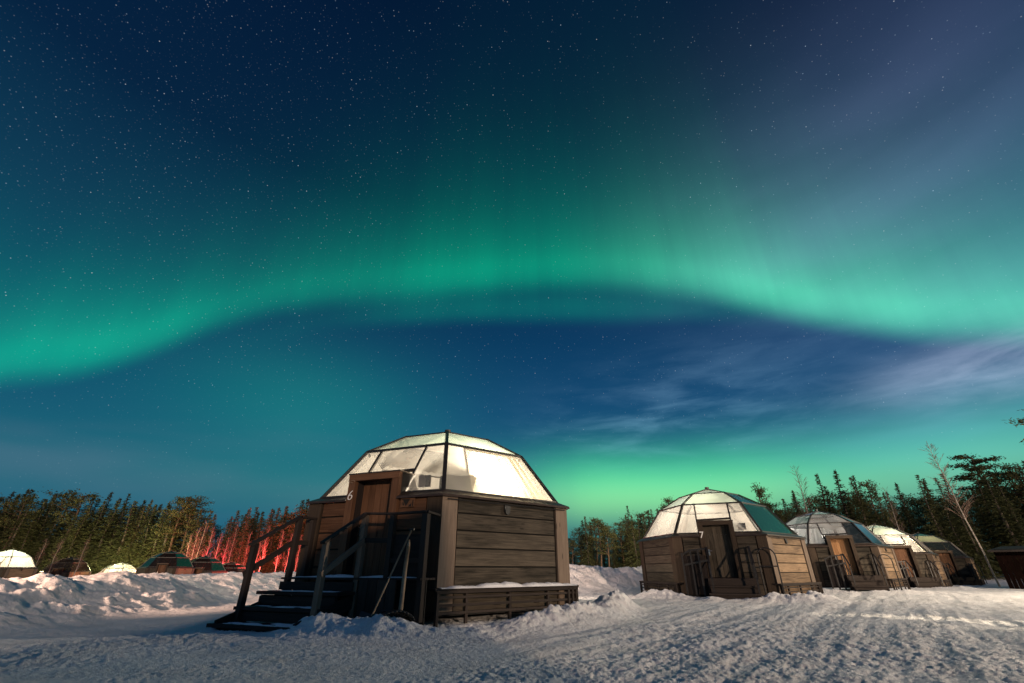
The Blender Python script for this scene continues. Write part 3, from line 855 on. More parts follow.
        for side, t in ((-1, t0 + .08), (1, t1 - .0)):
            sm = 'trim_wood' if (num == 6 and side == 1) else None  # paler timber puts light from the right into these posts
            post(t, nA, .02, zA - .03, None, sm); post(t, nB, .1, tz - .03, None, sm)
            rail([fac(0, t, nA + .10, zA - .05), fac(0, t, nB, tz)])
            rail([fac(0, t + .05 * side, nA + .06, zA - .60), fac(0, t + .05 * side, nB, tz - .55)], rw_ * .5, .11 if num == 6 else .04, 'mid_rail', sm)
            if side == -1:
                post(t, AW + .10, zd, tz - .03)
                rail([fac(0, t, nB, tz), fac(0, t, AW + .06, tz)])
                rail([fac(0, t, nB, tz - .55), fac(0, t, AW + .06, tz - .55)], rw_ * .5, .10 if num == 6 else .04, 'mid_rail')
        if num == 6:
            post(1.02, nB - .03, .1, tz - .06); post(deck_r - .05, nB - .03, .1, tz - .06, .13)
            rail([fac(0, t1, nB, tz), fac(0, 1.02, nB - .03, tz - .03), fac(0, deck_r - .05, nB - .03, tz - .02)])
            rail([fac(0, deck_r - .05, nB - .03, tz - .02), fac(0, deck_r - .02, AW + .08, tz - .05)])
            rail([fac(0, t1, nB, tz - .55), fac(0, 1.02, nB - .03, tz - .57)], .05, .09, 'mid_rail')
            rail([fac(0, 1.02, nB - .03, tz - .95), fac(0, deck_r - .05, nB - .03, tz - .95)], .05, .09, 'mid_rail')
            m = MB(); m.obox(fac(0, (1.02 + deck_r) / 2, nB - .08, 1.25), tx, nx, UPV, deck_r - 1.02, .03, .85)
            m.build('windbreak_board', 'dark_wood', root)
        else:
            for tt in (t0 - .98, t0 - .62, t0 - .30): post(tt, nB, .05, tz - .12 - .1 * (tt < t0 - .9), .07)
            rail([fac(0, t0 + .05, nB, tz - .06), fac(0, t0 - .62, nB, tz - .10), fac(0, t0 - 1.0, nB, tz - .30)], .08, .06)
            rail([fac(0, t0 + .05, nB, tz - .5), fac(0, t0 - 1.0, nB, tz - .7)], .05, .08, 'mid_rail')
            m = MB(); m.obox(fac(0, t0 - .52, nB - .12, .98), tx, nx, UPV, .95, .03, 1.5); m.build('windbreak_board', 'dark_wood', root)
            m = MB(); m.tube([fac(0, t1 + .62 + .34 * math.cos(q) , nB - .3, tz - .38 + .34 * math.sin(q)) for q in [math.pi * i / 12 for i in range(13)]], .03, 6); 
            m.tube([fac(0, t1 + .96, nB - .3, tz - .38), fac(0, t1 + .96, nB - .3, .1)], .03, 6); m.tube([fac(0, t1 + .28, nB - .3, tz - .38), fac(0, t1 + .28, nB - .3, .1)], .03, 6)
            m.tube([fac(0, t1 + .28, nB - .3, 1.3), fac(0, t1 + .96, nB - .3, 1.3)], .025, 6)
            m.build('side_rack', rm, root)
            t = t1
            post(t, AW + .10, zd, tz - .03)
            rail([fac(0, t, nB, tz), fac(0, t, AW + .06, tz)])
            rail([fac(0, t, nB, tz - .5), fac(0, t, AW + .06, tz - .5)], rw_ * .5, .04, 'mid_rail')
    return root

ROW = 'glass igloos standing in a row on the snow'
ig6 = make_igloo(6, 'closest glass igloo with number 6 on its door frame and long dark stairs', ROW, number='6',
    panes={('low', 1): 'pane_frosted', ('low', 0, 'r'): 'pane_clear'},
    blinds={1: ('curtain_cream', -.50), 2: 'curtain_white', 3: 'curtain_white', 4: 'curtain_white', 5: 'curtain_white'}, lampw=560, lampcol=(1, .84, .62), lamp_at=(1.75, -.9, 3.0))
ig7 = make_igloo(7, 'glass igloo with number 7 on its door frame and a green reflecting right pane', ROW, number='7', stairs=(-.62, 1.12), deck_r=1.2,
    panes={('low', 1): 'pane_dark', ('mid', 1): 'pane_dark'},
    blinds={3: 'curtain_white', 4: 'curtain_white', 1: 'curtain_dark', 2: ('curtain_white', -.2)}, lampw=400, lampcol=(1, .84, .64), lamp_at=(-.6, -1.0, 3.0))
ig8 = make_igloo(8, 'glass igloo with a brightly lit orange door and blue reflecting right panes, third in the row', ROW, stairs=(-.3, 1.4), deck_r=1.5,
    panes={('low', 1): 'pane_reflect_teal', ('mid', 1): 'pane_reflect_teal', ('low', 0, 'r'): 'pane_black', 'mid': 'pane_clear', 'top': 'pane_clear'},
    blinds={3: 'curtain_white', 4: 'curtain_white', 1: 'curtain_dark'}, lampw=130, lampcol=(1, .93, .84), lamp_at=(-1.2, .6, 3.3))
ig9 = make_igloo(9, 'brightly lit glass igloo just behind the one with the blue panes', ROW, stairs=(-.3, 1.4), deck_r=1.5,
    blinds={2: 'curtain_white', 3: 'curtain_white', 4: 'curtain_white', 1: 'curtain_cream'}, lampw=380, lampcol=(1, .82, .58), lamp_at=(.3, -1.5, 3.1))
ig10 = make_igloo(10, 'smallest looking glass igloo at the far right end of the row', ROW, stairs=(-.3, 1.4), deck_r=1.5,
    panes={'low': 'pane_black', 'top': 'pane_black', ('mid', 1): 'pane_black', ('mid', 2): 'pane_black'},
    blinds={3: 'curtain_cream'}, lampw=110, lampcol=(1, .74, .34), lamp_at=(-.2, -.5, 3.5))

# things inside the first two igloos that show through the glass
def inside(ig, name, label, cat, parts):
    root = empty(name, (0, 0, 0)); cx, cy, ph, dz = IGLOOS[ig]
    root.location = (cx, cy, dz); root.rotation_euler = (0, 0, R(ph + 90)); tag(root, label, cat)
    for pname, m_, boxes in parts:
        b = MB()
        for (k, t, n, z, L, W, H) in boxes: b.obox(fac(k, t, n, z), *fax(k), UPV, L, W, H)
        b.build(pname, m_, root, bevel=.02)
    return root
inside(6, 'wardrobe', 'dark grey cabinet standing behind the front right glass of the nearest igloo', 'cabinet',
       [('body', 'cabinet_grey', [(1, -.92, 2.30, 2.03, .86, .40, 2.26)]), ('door', 'cabinet_grey', [(1, -1.16, 2.50, 2.03, .47, .03, 2.2), (1, -.68, 2.50, 2.03, .47, .03, 2.2)])])
inside(6, 'picture_frame', 'small dark framed picture leaning inside the glass right of door six', 'picture',
       [('frame', 'black_plastic', [(0, 1.02, 2.72, 2.85, .34, .03, .04), (0, 1.02, 2.72, 3.09, .34, .03, .04), (0, .87, 2.72, 2.97, .04, .03, .2), (0, 1.17, 2.72, 2.97, .04, .03, .2)]),
        ('picture', 'cabinet_grey', [(0, 1.02, 2.71, 2.97, .27, .015, .21)])])
inside(7, 'picture_frame', 'small dark framed picture inside the glass right of door seven', 'picture',
       [('frame', 'black_plastic', [(0, 1.10, 2.72, 2.80, .34, .03, .04), (0, 1.10, 2.72, 3.04, .34, .03, .04), (0, .95, 2.72, 2.92, .04, .03, .2), (0, 1.25, 2.72, 2.92, .04, .03, .2)]),
        ('picture', 'cabinet_grey', [(0, 1.10, 2.71, 2.92, .27, .015, .21)])])
inside(6, 'bed', 'white made bed inside the nearest igloo', 'bed',
       [('base', 'cabinet_grey', [(3, 0, 1.3, 1.1, 2.0, 2.0, .4)]), ('mattress', 'linen', [(3, 0, 1.3, 1.42, 1.96, 1.96, .24)]), ('headboard', 'cabinet_grey', [(3, 0, 2.4, 1.7, 2.1, .08, 1.2)])])

# far igloos on the left, beyond the snow bank
def far_pose(px, Y, ph, apy):
    r = ray(px, apy); k = Y / r[1]
    return (r[0] * k, Y, ph, 1.0 + r[2] * k - ZA)
FAR = 'distant glass igloos beyond the left snow bank'
far = [(13, 72, -70, 549.5, 'lit', 'large bright glass dome cut by the left edge of the forest row', 1300, (1, .84, .60)),
       (72, 92, -70, 557, 'dark', 'unlit dark glass igloo between two lit domes', 0, None),
       (122, 96, -72, 562.5, 'lit', 'small bright glass dome between dark igloos under a yellow-green lit tree', 600, (1, .86, .62)),
       (172, 80, -66, 551, 'dome', 'dark glass igloo with green reflecting panes, tallest of the three beside the red lit birches', 0, None),
       (206, 86, -66, 556, 'dome', 'dark glass igloo with green reflecting panes, middle one of the green row', 0, None),
       (232, 92, -66, 562, 'dome', 'small dark glass igloo at the end of the green row', 0, None),
       (284, 120, -80, 569, 'lit', 'tiny lit igloo glowing behind the stair railing', 900, (1, .8, .5))]
for px, Y, ph, dz, kind, lab, w_, lc in far:
    kw = {}
    if kind == 'dome': kw = dict(panes={('low', 1): 'pane_dark', ('mid', 1): 'pane_dark', 'low': 'pane_brown', 'mid': 'pane_brown', 'top': 'pane_brown'}, lampw=0)
    elif kind == 'dark': kw = dict(panes={'low': 'pane_brown', 'mid': 'pane_brown', 'top': 'pane_brown'}, lampw=0)
    else: kw = dict(blinds={2: 'curtain_white', 3: 'curtain_white', 4: 'curtain_cream'}, lampw=w_ * .8, lampcol=lc, lamp_at=(0, -.6, 3.3))
    make_igloo(99, lab, FAR, simple=True, deck=False, pose=far_pose(px, Y, ph, dz), **kw)

# ------------------------------------------------------------------ tools by the stairs
def W6(t, n, z):
    x, y = L2W(6, t, n); return Vector((x, y, z))
def wpt(px, py, Y):
    r = ray(px, py); k = Y / r[1]; return Vector((r[0] * k, Y, 1.0 + r[2] * k))
p0 = wpt(370, 620, 9.6); p1 = wpt(413, 527, 10.25)
root = empty('snow_shovel', p0); tag(root, 'black bladed snow shovel leaning with its long handle on the deck railing', 'shovel')
b = MB(); d_ = (p1 - p0)
b.tube([d_ * .03, d_ * .97], .017, 8); b.build('handle', 'pole_wood', root, smooth=True)
b = MB(); dn = d_.normalized(); side = dn.cross(Vector((0, 0, 1))).normalized()
b.tube([d_ * .97 - side * .07, d_ * .97 + side * .07], .022, 8); b.build('grip', 'black_plastic', root)
b = MB(); nrm = side.cross(dn)
for i in range(6):
    a0, a1 = -.5 + i / 6, -.5 + (i + 1) / 6
    c0, c1 = nrm * (.10 * (4 * a0 * a0)), nrm * (.10 * (4 * a1 * a1))
    w0, w1 = side * a0 * .46, side * a1 * .46
    b.quad([w0 + c0 + dn * .10, w1 + c1 + dn * .10, w1 + c1 - dn * .22, w0 + c0 - dn * .22])
bl = b.build('blade', 'black_plastic', root); md = bl.modifiers.new('thick', 'SOLIDIFY'); md.thickness = .012
sp = wpt(401, 606, 9.95); root = empty('wooden_pole', sp); tag(root, 'short pale wooden pole standing in the snow beside the shovel', 'pole')
b = MB(); b.tube([(0, 0, -.1), (.01, 0, .6), (.03, .01, 1.05)], [.045, .04, .036], 8); b.build('shaft', 'pole_wood', root, smooth=True)
b = MB(); b.tube([(.03, .01, 1.05), (.032, .012, 1.17)], [.036, .016], 8); b.build('tip', 'pole_wood', root, smooth=True)
# half buried black snow scoop
sp = wpt(395, 619, 9.55); root = empty('snow_scoop', sp, R(20)); tag(root, 'black plastic snow scoop lying half buried in the snow heap', 'scoop')
b = MB(); n_ = 14
for j in range(5):
    for i in range(n_):
        def P(i_, j_):
            a = math.pi * i_ / n_; rr_ = (.30 + .02 * math.sin(j_ * 2)) * (1 - .10 * j_ * (j_ > 3))
            return (rr_ * 1.05 * math.cos(a), -.28 + j_ * .14, rr_ * .62 * math.sin(a) - .06)
        b.quad([P(i, j), P(i + 1, j), P(i + 1, j + 1), P(i, j + 1)])
pan = b.build('pan', 'black_plastic', root, smooth=True); md = pan.modifiers.new('thick', 'SOLIDIFY'); md.thickness = .015
b = MB(); b.tube([(-.28, .26, 0), (-.2, .5, .10), (.2, .5, .10), (.28, .26, 0)], .014, 6); b.build('handle', 'black_plastic', root)

# snow lying on the ledge, deck and steps of the first igloo
def snow_lump(name, pts_fn, label, nx_=60, ny_=8):
    b = MB()
    g = [[pts_fn(i / nx_, j / ny_) for j in range(ny_ + 1)] for i in range(nx_ + 1)]
    for i in range(nx_):
        for j in range(ny_): b.quad([g[i][j], g[i + 1][j], g[i + 1][j + 1], g[i][j + 1]])
    o = b.build(name, 'snow_cap', None, smooth=True); tag(o, label, 'snow', kind='stuff'); return o
def on6(k, t, n, z):
    cx, cy, ph, dz = IGLOOS[6]; v = Matrix.Rotation(R(ph + 90), 4, 'Z') @ fac(k, t, n, 0)
    return (v.x + cx, v.y + cy, z + dz)
def ledge(u, v):
    t = -1.95 + 3.9 * u; n = 3.24 + .36 * v
    prof = math.sin(math.pi * min(max(v, 0), 1)) ** .6
    h = (.01 + .07 * max(0, math.sin(math.pi * min(1, u * 1.05))) ** 1.2 + .06 * float(fbm(np.array([t * 2.2]), np.array([3.3]), 1.0, 4, 71, .7)[0]))
    return on6(1, t, n, .662 + max(h, .012) * prof - .003)
snow_lump('snow_cap', ledge, 'rough line of snow lying on the plinth ledge under the plank wall')
def decksnow(u, v):
    t = -1.65 + 3.4 * u; n = 3.40 + .5 * v
    h = max(.0, .03 + .05 * float(fbm(np.array([t * 2]), np.array([n * 3]), 1.0, 3, 75, .6)[0]))
    return on6(0, t, n, .858 + h * math.sin(math.pi * v) ** .5 * math.sin(math.pi * u) ** .3)
snow_lump('snow_cap', decksnow, 'thin snow left on the deck boards before door six')
for i in range(3):
    n0 = 3.95 + .47 * i; z = .86 - .255 * (i + 1)
    def stepsnow(u, v, n0=n0, z=z, i=i):
        t = -1.68 + 1.85 * u; n = n0 + .05 + .44 * v
        h = .012 + .03 * float(fbm(np.array([t * 2.5]), np.array([n * 5]), 1.0, 3, 78 + i, .6)[0])
        return on6(0, t, n, z - .004 + max(0, h) * math.sin(math.pi * v) ** .4 * math.sin(math.pi * u) ** .3)
    snow_lump('snow_cap', stepsnow, ['thin snow on the highest stair tread', 'thin snow on the middle stair tread', 'thin snow on the lowest stair tread'][i], 30, 5)

# ------------------------------------------------------------------ wooden shed at the far right
def shed():
    x, y = 42.5, 40.0
    root = empty('wooden_shed', (x, y, hz1(x, y)), R(38)); tag(root, 'dark red wooden shed with a snow covered lean-to roof at the right edge', 'shed')
    b = MB()
    for i in range(20): b.obox((-1.5 + .33 * i, -2.0, 1.45), (1, 0, 0), (0, 1, 0), UPV, .31, .05, 2.9)
    for i in range(14): b.obox((-1.66, -1.8 + .30 * i, 1.45), (0, 1, 0), (1, 0, 0), UPV, .28, .05, 2.9)
    b.build('wall', 'red_wood', root)
    b = MB(); b.beam((-2.4, 0, 2.75), (5.2, 0, 3.25), 5.0, .14); b.build('roof', 'dark_wood', root)
    b = MB(); b.beam((-3.2, -1.2, 1.75), (-1.7, -1.2, 2.15), 2.6, .07); b.build('lean_to_roof', 'dark_wood', root)
    b = MB(); b.beam((-3.22, -1.2, 1.85), (-1.72, -1.2, 2.25), 2.55, .10); b.build('roof_snow', 'snow_cap', root, bevel=.03)
    b = MB()
    for yy in (-2.3, -.2): b.obox((-3.0, yy, .88), (1, 0, 0), (0, 1, 0), UPV, .10, .10, 1.75)
    b.build('lean_to_post', 'dark_wood', root)
shed()

# ------------------------------------------------------------------ trees
def leafquad(b, c, L, W, yaw, pitch, roll):
    m_ = Matrix.Rotation(yaw, 3, 'Z') @ Matrix.Rotation(-pitch, 3, 'Y') @ Matrix.Rotation(roll, 3, 'X')
    ax = m_ @ Vector((1, 0, 0)); ay = m_ @ Vector((0, 1, 0))
    c = Vector(c)
    b.quad([c - ax * L * .5, c - ay * W * .5 + ax * L * .08, c + ax * L * .5, c + ay * W * .5 + ax * L * .08])
def conifer(seed, kind):
    """returns (trunk mesh, crown mesh) for a tree 10 m high"""
    r = random.Random(seed); H = 10.0
    tb = MB(); n = 7
    bend = [Vector((.10 * math.sin(i * .9 + seed), .10 * math.cos(i * 1.1 + seed), H * i / n)) for i in range(n + 1)]
    bend[0].x = bend[0].y = 0; bend[0].z = -.6
    tb.tube(bend, [.17 * (1 - .93 * i / n) + .01 for i in range(n + 1)], 7)
    cb = MB()
    if kind == 'spruce':
        z0 = H * r.uniform(.05, .16); z = z0; wmax = r.uniform(1.6, 2.2)
        while z < H * .985:
            f = (z - z0) / (H - z0)
            ln = wmax * (1 - f) ** 1.05 * (.60 + .40 * min(1, f * 6 + .35)) + .07
            nb = max(4, int(8 * (1 - f) + 4))
            for i in range(nb):
                if r.random() < .12: continue
                yaw = r.random() * 6.283; l_ = ln * r.uniform(.70, 1.12); dr = r.uniform(.18, .5) * (1 - f) + (-.35 * f)
                steps = max(2, int(l_ / .155))
                for s in range(steps):
                    q = (s + .7) / steps; rad = l_ * q
                    droop = -dr * rad - .12 * rad * q + .05
                    c = (math.cos(yaw) * rad, math.sin(yaw) * rad, z + droop + r.uniform(-.06, .06))
                    for e in (-1, 0, 1):
                        leafquad(cb, (c[0] + r.uniform(-.07, .07), c[1] + r.uniform(-.07, .07), c[2]), r.uniform(.20, .36) * (1.1 - .4 * q), r.uniform(.07, .12), yaw + e * r.uniform(.25, .95), -dr * .8 + r.uniform(-.4, .3), r.uniform(-1.0, 1.0))
            z += r.uniform(.16, .27) * (1.05 - .35 * f)
        for _ in range(6): leafquad(cb, (0, 0, H - .12 - .1 * r.random()), .34, .08, r.random() * 6.28, 1.2, 0)
    else:
        z0 = H * r.uniform(.38, .55)
        nl = int(r.uniform(26, 34))
        for i in range(nl):
            f = (i + r.random()) / nl; z = z0 + (H - z0) * f ** .9
            yaw = r.random() * 6.283; ln = (2.0 * math.sin(math.pi * min(.97, .22 + .70 * f)) ** .8 + .15) * r.uniform(.5, 1.05)
            rise = r.uniform(.0, .55)
            tipv = Vector((math.cos(yaw) * ln, math.sin(yaw) * ln, z + rise * ln))
            tb.tube([(0, 0, z), tuple(Vector((0, 0, z)).lerp(tipv, .55) + Vector((0, 0, -.06))), tuple(tipv)], [.045, .025, .01], 4, False)
            for q in (.45, .68, .9, 1.02):
                cc = Vector((0, 0, z)).lerp(tipv, q); cr = .22 + .20 * q * r.uniform(.7, 1.2)
                for _ in range(17):
                    v = Vector((r.gauss(0, 1), r.gauss(0, 1), r.gauss(0, .55))) * cr * .75
                    leafquad(cb, cc + v, r.uniform(.20, .36), r.uniform(.07, .13), r.random() * 6.28, r.uniform(-.2, 1.2), r.uniform(-1, 1))
        for _ in range(30):
            leafquad(cb, (r.gauss(0, .16), r.gauss(0, .16), H - .1 - .5 * r.random()), .32, .10, r.random() * 6.28, r.uniform(.3, 1.4), 0)
    tn = 'bark' if kind == 'spruce' else 'pine_bark'
    return tb.mesh('trunk', tn, True), cb.mesh('crown', 'spruce_needles' if kind == 'spruce' else 'pine_needles')
def birch(seed, H=10.0, lean=0.0, thick=.13, spread=1.0, f0=.25):
    r = random.Random(seed); tb = MB(); cb = MB()
    n = 9; pts = [Vector((lean * (i / n) ** 1.25 * H + .10 * math.sin(i * 1.3 + seed), .08 * math.cos(i + seed), H * i / n)) for i in range(n + 1)]
    pts[0] = Vector((0, 0, -.6))
    tb.tube(pts, [thick * (1 - .92 * (i / n)) + .008 for i in range(n + 1)], 7)
    def at(f):
        q = f * n; i = min(int(q), n - 1); return pts[i].lerp(pts[i + 1], q - i)
    for i in range(70):
        f = f0 + (.99 - f0) * (i + r.random()) / 70
        p = at(f); yaw = r.random() * 6.283; ln = spread * (1.5 * (1 - f) ** .7 + .55) * r.uniform(.6, 1.15); up = r.uniform(.7, 1.6)
        d = Vector((math.cos(yaw), math.sin(yaw), up)).normalized()
        q1 = p + d * ln * .5; q2 = q1 + (d + Vector((0, 0, -.15))).normalized() * ln * .5
        cb.tube([p, q1, q2], [.028 * (1.1 - f), .017 * (1.2 - f), .006], 4, False)
        for _ in range(7):
            s = r.uniform(.25, 1.0); b0 = p.lerp(q1, s * 2) if s < .5 else q1.lerp(q2, s * 2 - 1)
            yd = yaw + r.uniform(-1.1, 1.1); dd = Vector((math.cos(yd), math.sin(yd), up * r.uniform(.3, 1.1))).normalized()
            l2 = ln * r.uniform(.22, .5); e = b0 + dd * l2
            cb.tube([b0, e, e + (dd + Vector((0, 0, -.5))) * l2 * .35], [.009, .006, .004], 3, False)
    return tb.mesh('trunk', 'birch_bark', True), cb.mesh('crown', 'twig')
PROTO = {'spruce': [conifer(s, 'spruce') for s in (1, 2, 3, 4, 5, 6)], 'pine': [conifer(s, 'pine') for s in (11, 12, 13, 14, 15)],
         'birch': [birch(s) for s in (21, 22, 23)]}
def plant(kind, x, y, H, label, group=None, wide=1.0, meshes=None, name=None, yaw=None):
    tm, cm = meshes or rng.choice(PROTO[kind])
    root = empty(name or (kind + '_tree'), (x, y, hz1(x, y) - .05), rng.random() * 6.28 if yaw is None else yaw)
    s = H / 10.0; root.scale = (s * wide, s * wide, s)
    tag(root, label, 'tree', group)
    for nm, me in (('trunk', tm), ('crown', cm)):
        o = bpy.data.objects.new(nm, me); col.objects.link(o); o.parent = root
    return root
def by_px(px, Y, topy, base=None):
    """ground position and height of something at depth Y whose top shows at pixel (px, topy)"""
    r = ray(px, topy); k = Y / r[1]
    x = r[0] * k; top = 1.0 + r[2] * k
    return x, Y, top - hz1(x, Y)
def lerp_prof(prof, x):
    return float(np.interp(x, [p[0] for p in prof], [p[1] for p in prof]))
GROUPS = {
  ('spruce', 'left'): 'dark spruce in the forest wall behind the distant igloos on the left',
  ('pine', 'left'): 'pine in the forest wall behind the distant igloos on the left',
  ('spruce', 'mid'): 'spruce in the forest seen between igloos six and seven',
  ('pine', 'mid'): 'pine in the forest seen between igloos six and seven',
  ('spruce', 'right'): 'spruce in the dark forest rising behind the row on the right',
  ('pine', 'right'): 'pine in the dark forest rising behind the row on the right'}
def forest(side, x0, x1, step, Yf, prof, rows, pine_share):
    for row, (dY, drop) in enumerate(rows):
        px = x0 + (row * step * .4)
        while px < x1:
            q = px + rng.uniform(-.3, .3) * step
            Y = Yf(q) + dY + rng.uniform(-2.5, 2.5)
            ty = lerp_prof(prof, q) + drop + rng.choice([-6, -2, 0, 4, 8, 12] if side != 'right' else [-8, -3, 2, 12, 20, 28]) * (1 if row == 0 else 1.3)
            x, y, H = by_px(q, Y, ty)
            H = max(4.0, H)
            k = 'pine' if rng.random() < pine_share else 'spruce'
            plant(k, x, y, H, GROUPS[(k, side)], side_group(k, side), wide=rng.uniform(1.1, 1.45) if side == 'left' else rng.uniform(.95, 1.25))
            px += step * rng.uniform(.8, 1.2)
def side_group(k, side):
    return {'left': 'conifers of the left forest wall', 'mid': 'conifers between the first igloos', 'right': 'conifers behind the igloo row'}[side] + (', pines' if k == 'pine' else ', spruces')
profL = [(-40, 500), (0, 503), (30, 498), (60, 503), (100, 500), (130, 503), (160, 500), (195, 507), (212, 516), (226, 528), (236, 518), (250, 508), (262, 516), (285, 512), (310, 508), (340, 515), (430, 520)]
forest('left', -50, 345, 7.6, lambda p: 108, profL, [(0, 0), (8, -2)], .14)
profM = [(430, 535), (560, 530), (575, 530), (583, 518), (600, 525), (612, 520), (625, 513), (640, 514), (655, 511), (680, 512), (740, 512), (780, 512)]
forest('mid', 565, 790, 6.5, lambda p: 74 - (p - 560) * .03, profM, [(0, 3), (5, 0)], .25)
profR = [(750, 505), (772, 497), (790, 492), (812, 478), (826, 482), (845, 476), (862, 482), (880, 490), (905, 478), (925, 482), (945, 484), (975, 470), (1000, 478), (1024, 470), (1100, 462)]
forest('right', 752, 1100, 9.5, lambda p: 72 - (p - 760) * .035, profR, [(0, 2), (6, 0)], .12)

# the deep woods behind the rows of single trees: one mass nobody could count
def deep_woods():
    vs, fs = [], []; off = 0
    protos = []
    for k in ('spruce', 'pine'):
        for tm, cm in PROTO[k][:4]:
            n = len(cm.vertices); v = np.empty(n * 3, np.float32); cm.vertices.foreach_get('co', v); v = v.reshape(-1, 4, 3)
            protos.append(v[::2])
    specs = []
    for x0, x1, st, Y0, prof, dr in ((-50, 345, 5.0, 128, profL, 7), (-50, 345, 5.0, 138, profL, 5), (560, 800, 4.0, 88, profM, 10), (560, 800, 4.0, 96, profM, 7), (752, 1110, 5.0, 84, profR, 20), (752, 1110, 5.0, 92, profR, 14)):
        p = x0
        while p < x1:
            specs.append((p + rng.uniform(-2, 2), Y0 + rng.uniform(-4, 4), lerp_prof(prof, p) + dr + rng.uniform(-2, 12))); p += st
    for p, Y, ty in specs:
        x, y, H = by_px(p, Y, ty); v = rng.choice(protos); a = rng.random() * 6.28; s_ = max(H, 5) / 10
        c, s = math.cos(a), math.sin(a); w_ = s_ * 1.25
        q = np.stack([(v[..., 0] * c - v[..., 1] * s) * w_ + x, (v[..., 0] * s + v[..., 1] * c) * w_ + y, v[..., 2] * s_ + hz1(x, y)], -1)
        vs.append(q.reshape(-1, 3))
    V = np.concatenate(vs); n = len(V) // 4
    me = bpy.data.meshes.new('deep_woods')
    me.vertices.add(len(V)); me.vertices.foreach_set('co', V.ravel())
    me.loops.add(n * 4); me.loops.foreach_set('vertex_index', np.arange(n * 4))
    me.polygons.add(n); me.polygons.foreach_set('loop_start', np.arange(n) * 4); me.polygons.foreach_set('loop_total', np.full(n, 4))
    me.update(calc_edges=True); me.materials.append(MATS['spruce_needles'])
    o = bpy.data.objects.new('forest', me); col.objects.link(o)
    tag(o, 'dark mass of conifer woods filling the gaps behind the single trees', 'forest', kind='stuff')
deep_woods()

# trees one can tell apart
x, y, H = by_px(640, 78, 513)
plant('spruce', x, y, H, 'slim tall spruce standing highest in the gap between igloos six and seven')
x, y, H = by_px(251, 96, 507)
plant('spruce', x, y, H, 'pointed spruce tallest among the red lit trees left of the stairs', wide=.8)
x, y, H = by_px(757, 75, 488)
plant('pine', x, y, H, 'round topped pine peeking over the dome of igloo seven', wide=.8)
x, y, H = by_px(668, 78, 499)
plant('pine', x, y, H, 'small pine top showing left of the dome of igloo seven', wide=.7)
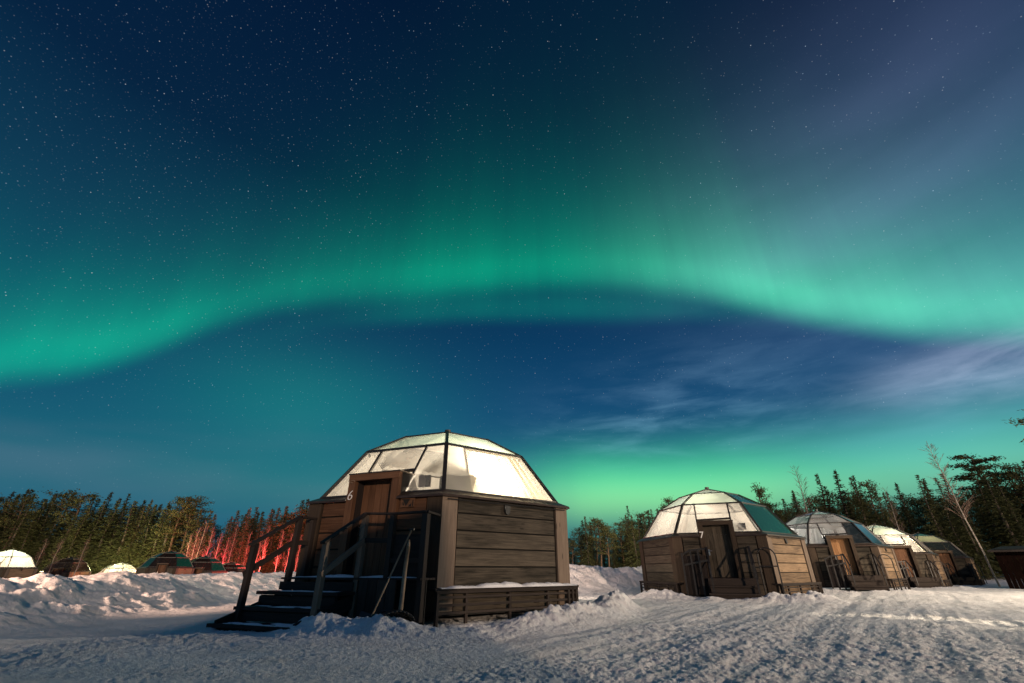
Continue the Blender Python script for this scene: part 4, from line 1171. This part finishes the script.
# leaning birch: foot near (992,562), top (925,442)
tm = birch(31, 10, 0.0, .066, .80, .42)
xf, yf = 44.6, 45.0
x, y, H = by_px(928, 46, 444)
fx, fy, _ = by_px(989, 46, 562)
root = plant('birch', fx, fy, 10, 'tall bare birch leaning left over the dark conifers near the shed', meshes=tm, yaw=0)
lx = x - fx; topz = H
root.scale = (math.hypot(lx, topz) / 10 * .9,) * 2 + (math.hypot(lx, topz) / 10,); root.rotation_euler = (0, math.atan2(lx, topz), 0)
x, y, H = by_px(795, 66, 468); plant('birch', x, y, H, 'thin bare birch with a feathery top behind the dome of igloo eight', wide=.8)
x, y, H = by_px(884, 60, 487); plant('birch', x, y, H * .98, 'small bare birch leaning behind the lit dome of the fourth igloo', wide=.6)
def flag_pine(seed):
    r = random.Random(seed); tb = MB(); cb = MB(); H = 10
    tb.tube([(0, 0, -.6), (.1, 0, 3), (-.05, .1, 6), (.1, 0, 8.5), (.0, 0, 9.8)], [.19, .16, .12, .07, .02], 7)
    for i in range(17):
        z = 5.6 + 4.1 * (i + r.random() * .6) / 17; yaw = i * 2.4 + r.uniform(-.4, .4); ln = (1.9 * math.sin(math.pi * min(.95, (z - 5.0) / 5.4)) + .3) * r.uniform(.75, 1.1)
        tip = Vector((math.cos(yaw) * ln, math.sin(yaw) * ln, z + .05 * ln)); p = Vector((0, 0, z))
        tb.tube([p, p.lerp(tip, .5) + Vector((0, 0, .12)), tip], [.06, .035, .012], 4, False)
        for q in (.35, .55, .75, .95):
            c = p.lerp(tip, q) + Vector((0, 0, .10))
            for _ in range(60):
                v = Vector((r.gauss(0, .30), r.gauss(0, .30), r.gauss(0, .09)))
                leafquad(cb, c + v, r.uniform(.20, .34), .10, r.random() * 6.28, r.uniform(-.2, .7), r.uniform(-1, 1))
    return tb.mesh('trunk', 'pine_bark', True), cb.mesh('crown', 'pine_needles')
fp = flag_pine(5)
x, y, H = by_px(970, 76, 453); plant('pine', x, y, H, 'tall pine with flat layered branches rising above the forest near the shed', meshes=fp)
x, y, H = by_px(1050, 40, 398); plant('pine', x, y, H, 'near tall pine whose branches reach in at the right edge of the sky', meshes=flag_pine(9))
# red lit birches
for i, (px, top, Y) in enumerate([(192, 535, 100), (200, 528, 101), (207, 522, 103), (214, 528, 100), (222, 533, 102), (229, 538, 101)]):
    x, y, H = by_px(px, Y, top); plant('birch', x, y, H, 'bare birch in the fan shaped red lit clump left of the gap', 'red lit birches left of the gap', wide=.75)
for i in range(10):
    px = 240 + i * 10.5 + rng.uniform(-2, 2); x, y, H = by_px(px, 98 + rng.uniform(-2, 2), 530 + rng.uniform(-8, 6))
    plant('birch', x, y, H, 'slender birch trunk glowing red along the forest edge left of the stairs', 'red lit birch trunks left of the stairs', wide=.55)
# bushes / twigs near the far left igloo
for i, px in enumerate([47, 62, 88]):
    x, y, H = by_px(px, 80, 540); plant('birch', x, y, H, 'dark bare shrub before the unlit igloo on the left', 'dark bare shrubs by the unlit igloo', wide=.9, name='bare_shrub')

# ------------------------------------------------------------------ coloured lamps down in the far left camp
def far_lamp(name, px, Y, z, w_, c):
    r = ray(px, 575); k = Y / r[1]
    lamp(name, (r[0] * k, Y, z), w_, c, .25)
far_lamp('red_light', 208, 98, 1.4, 7000, (1, .05, .09))
far_lamp('red_light', 262, 95, 2.2, 8500, (1, .08, .07))
far_lamp('red_light', 318, 94, 2.4, 7500, (1, .09, .07))
far_lamp('camp_light', 108, 100, 3.5, 5500, (1, .95, .42))
far_lamp('camp_light', 25, 96, 5, 3500, (1, .88, .42))
far_lamp('camp_light', 158, 98, 5, 5000, (1, .66, .3))
far_lamp('camp_light', 640, 62, 6, 2600, (.9, .8, .45))
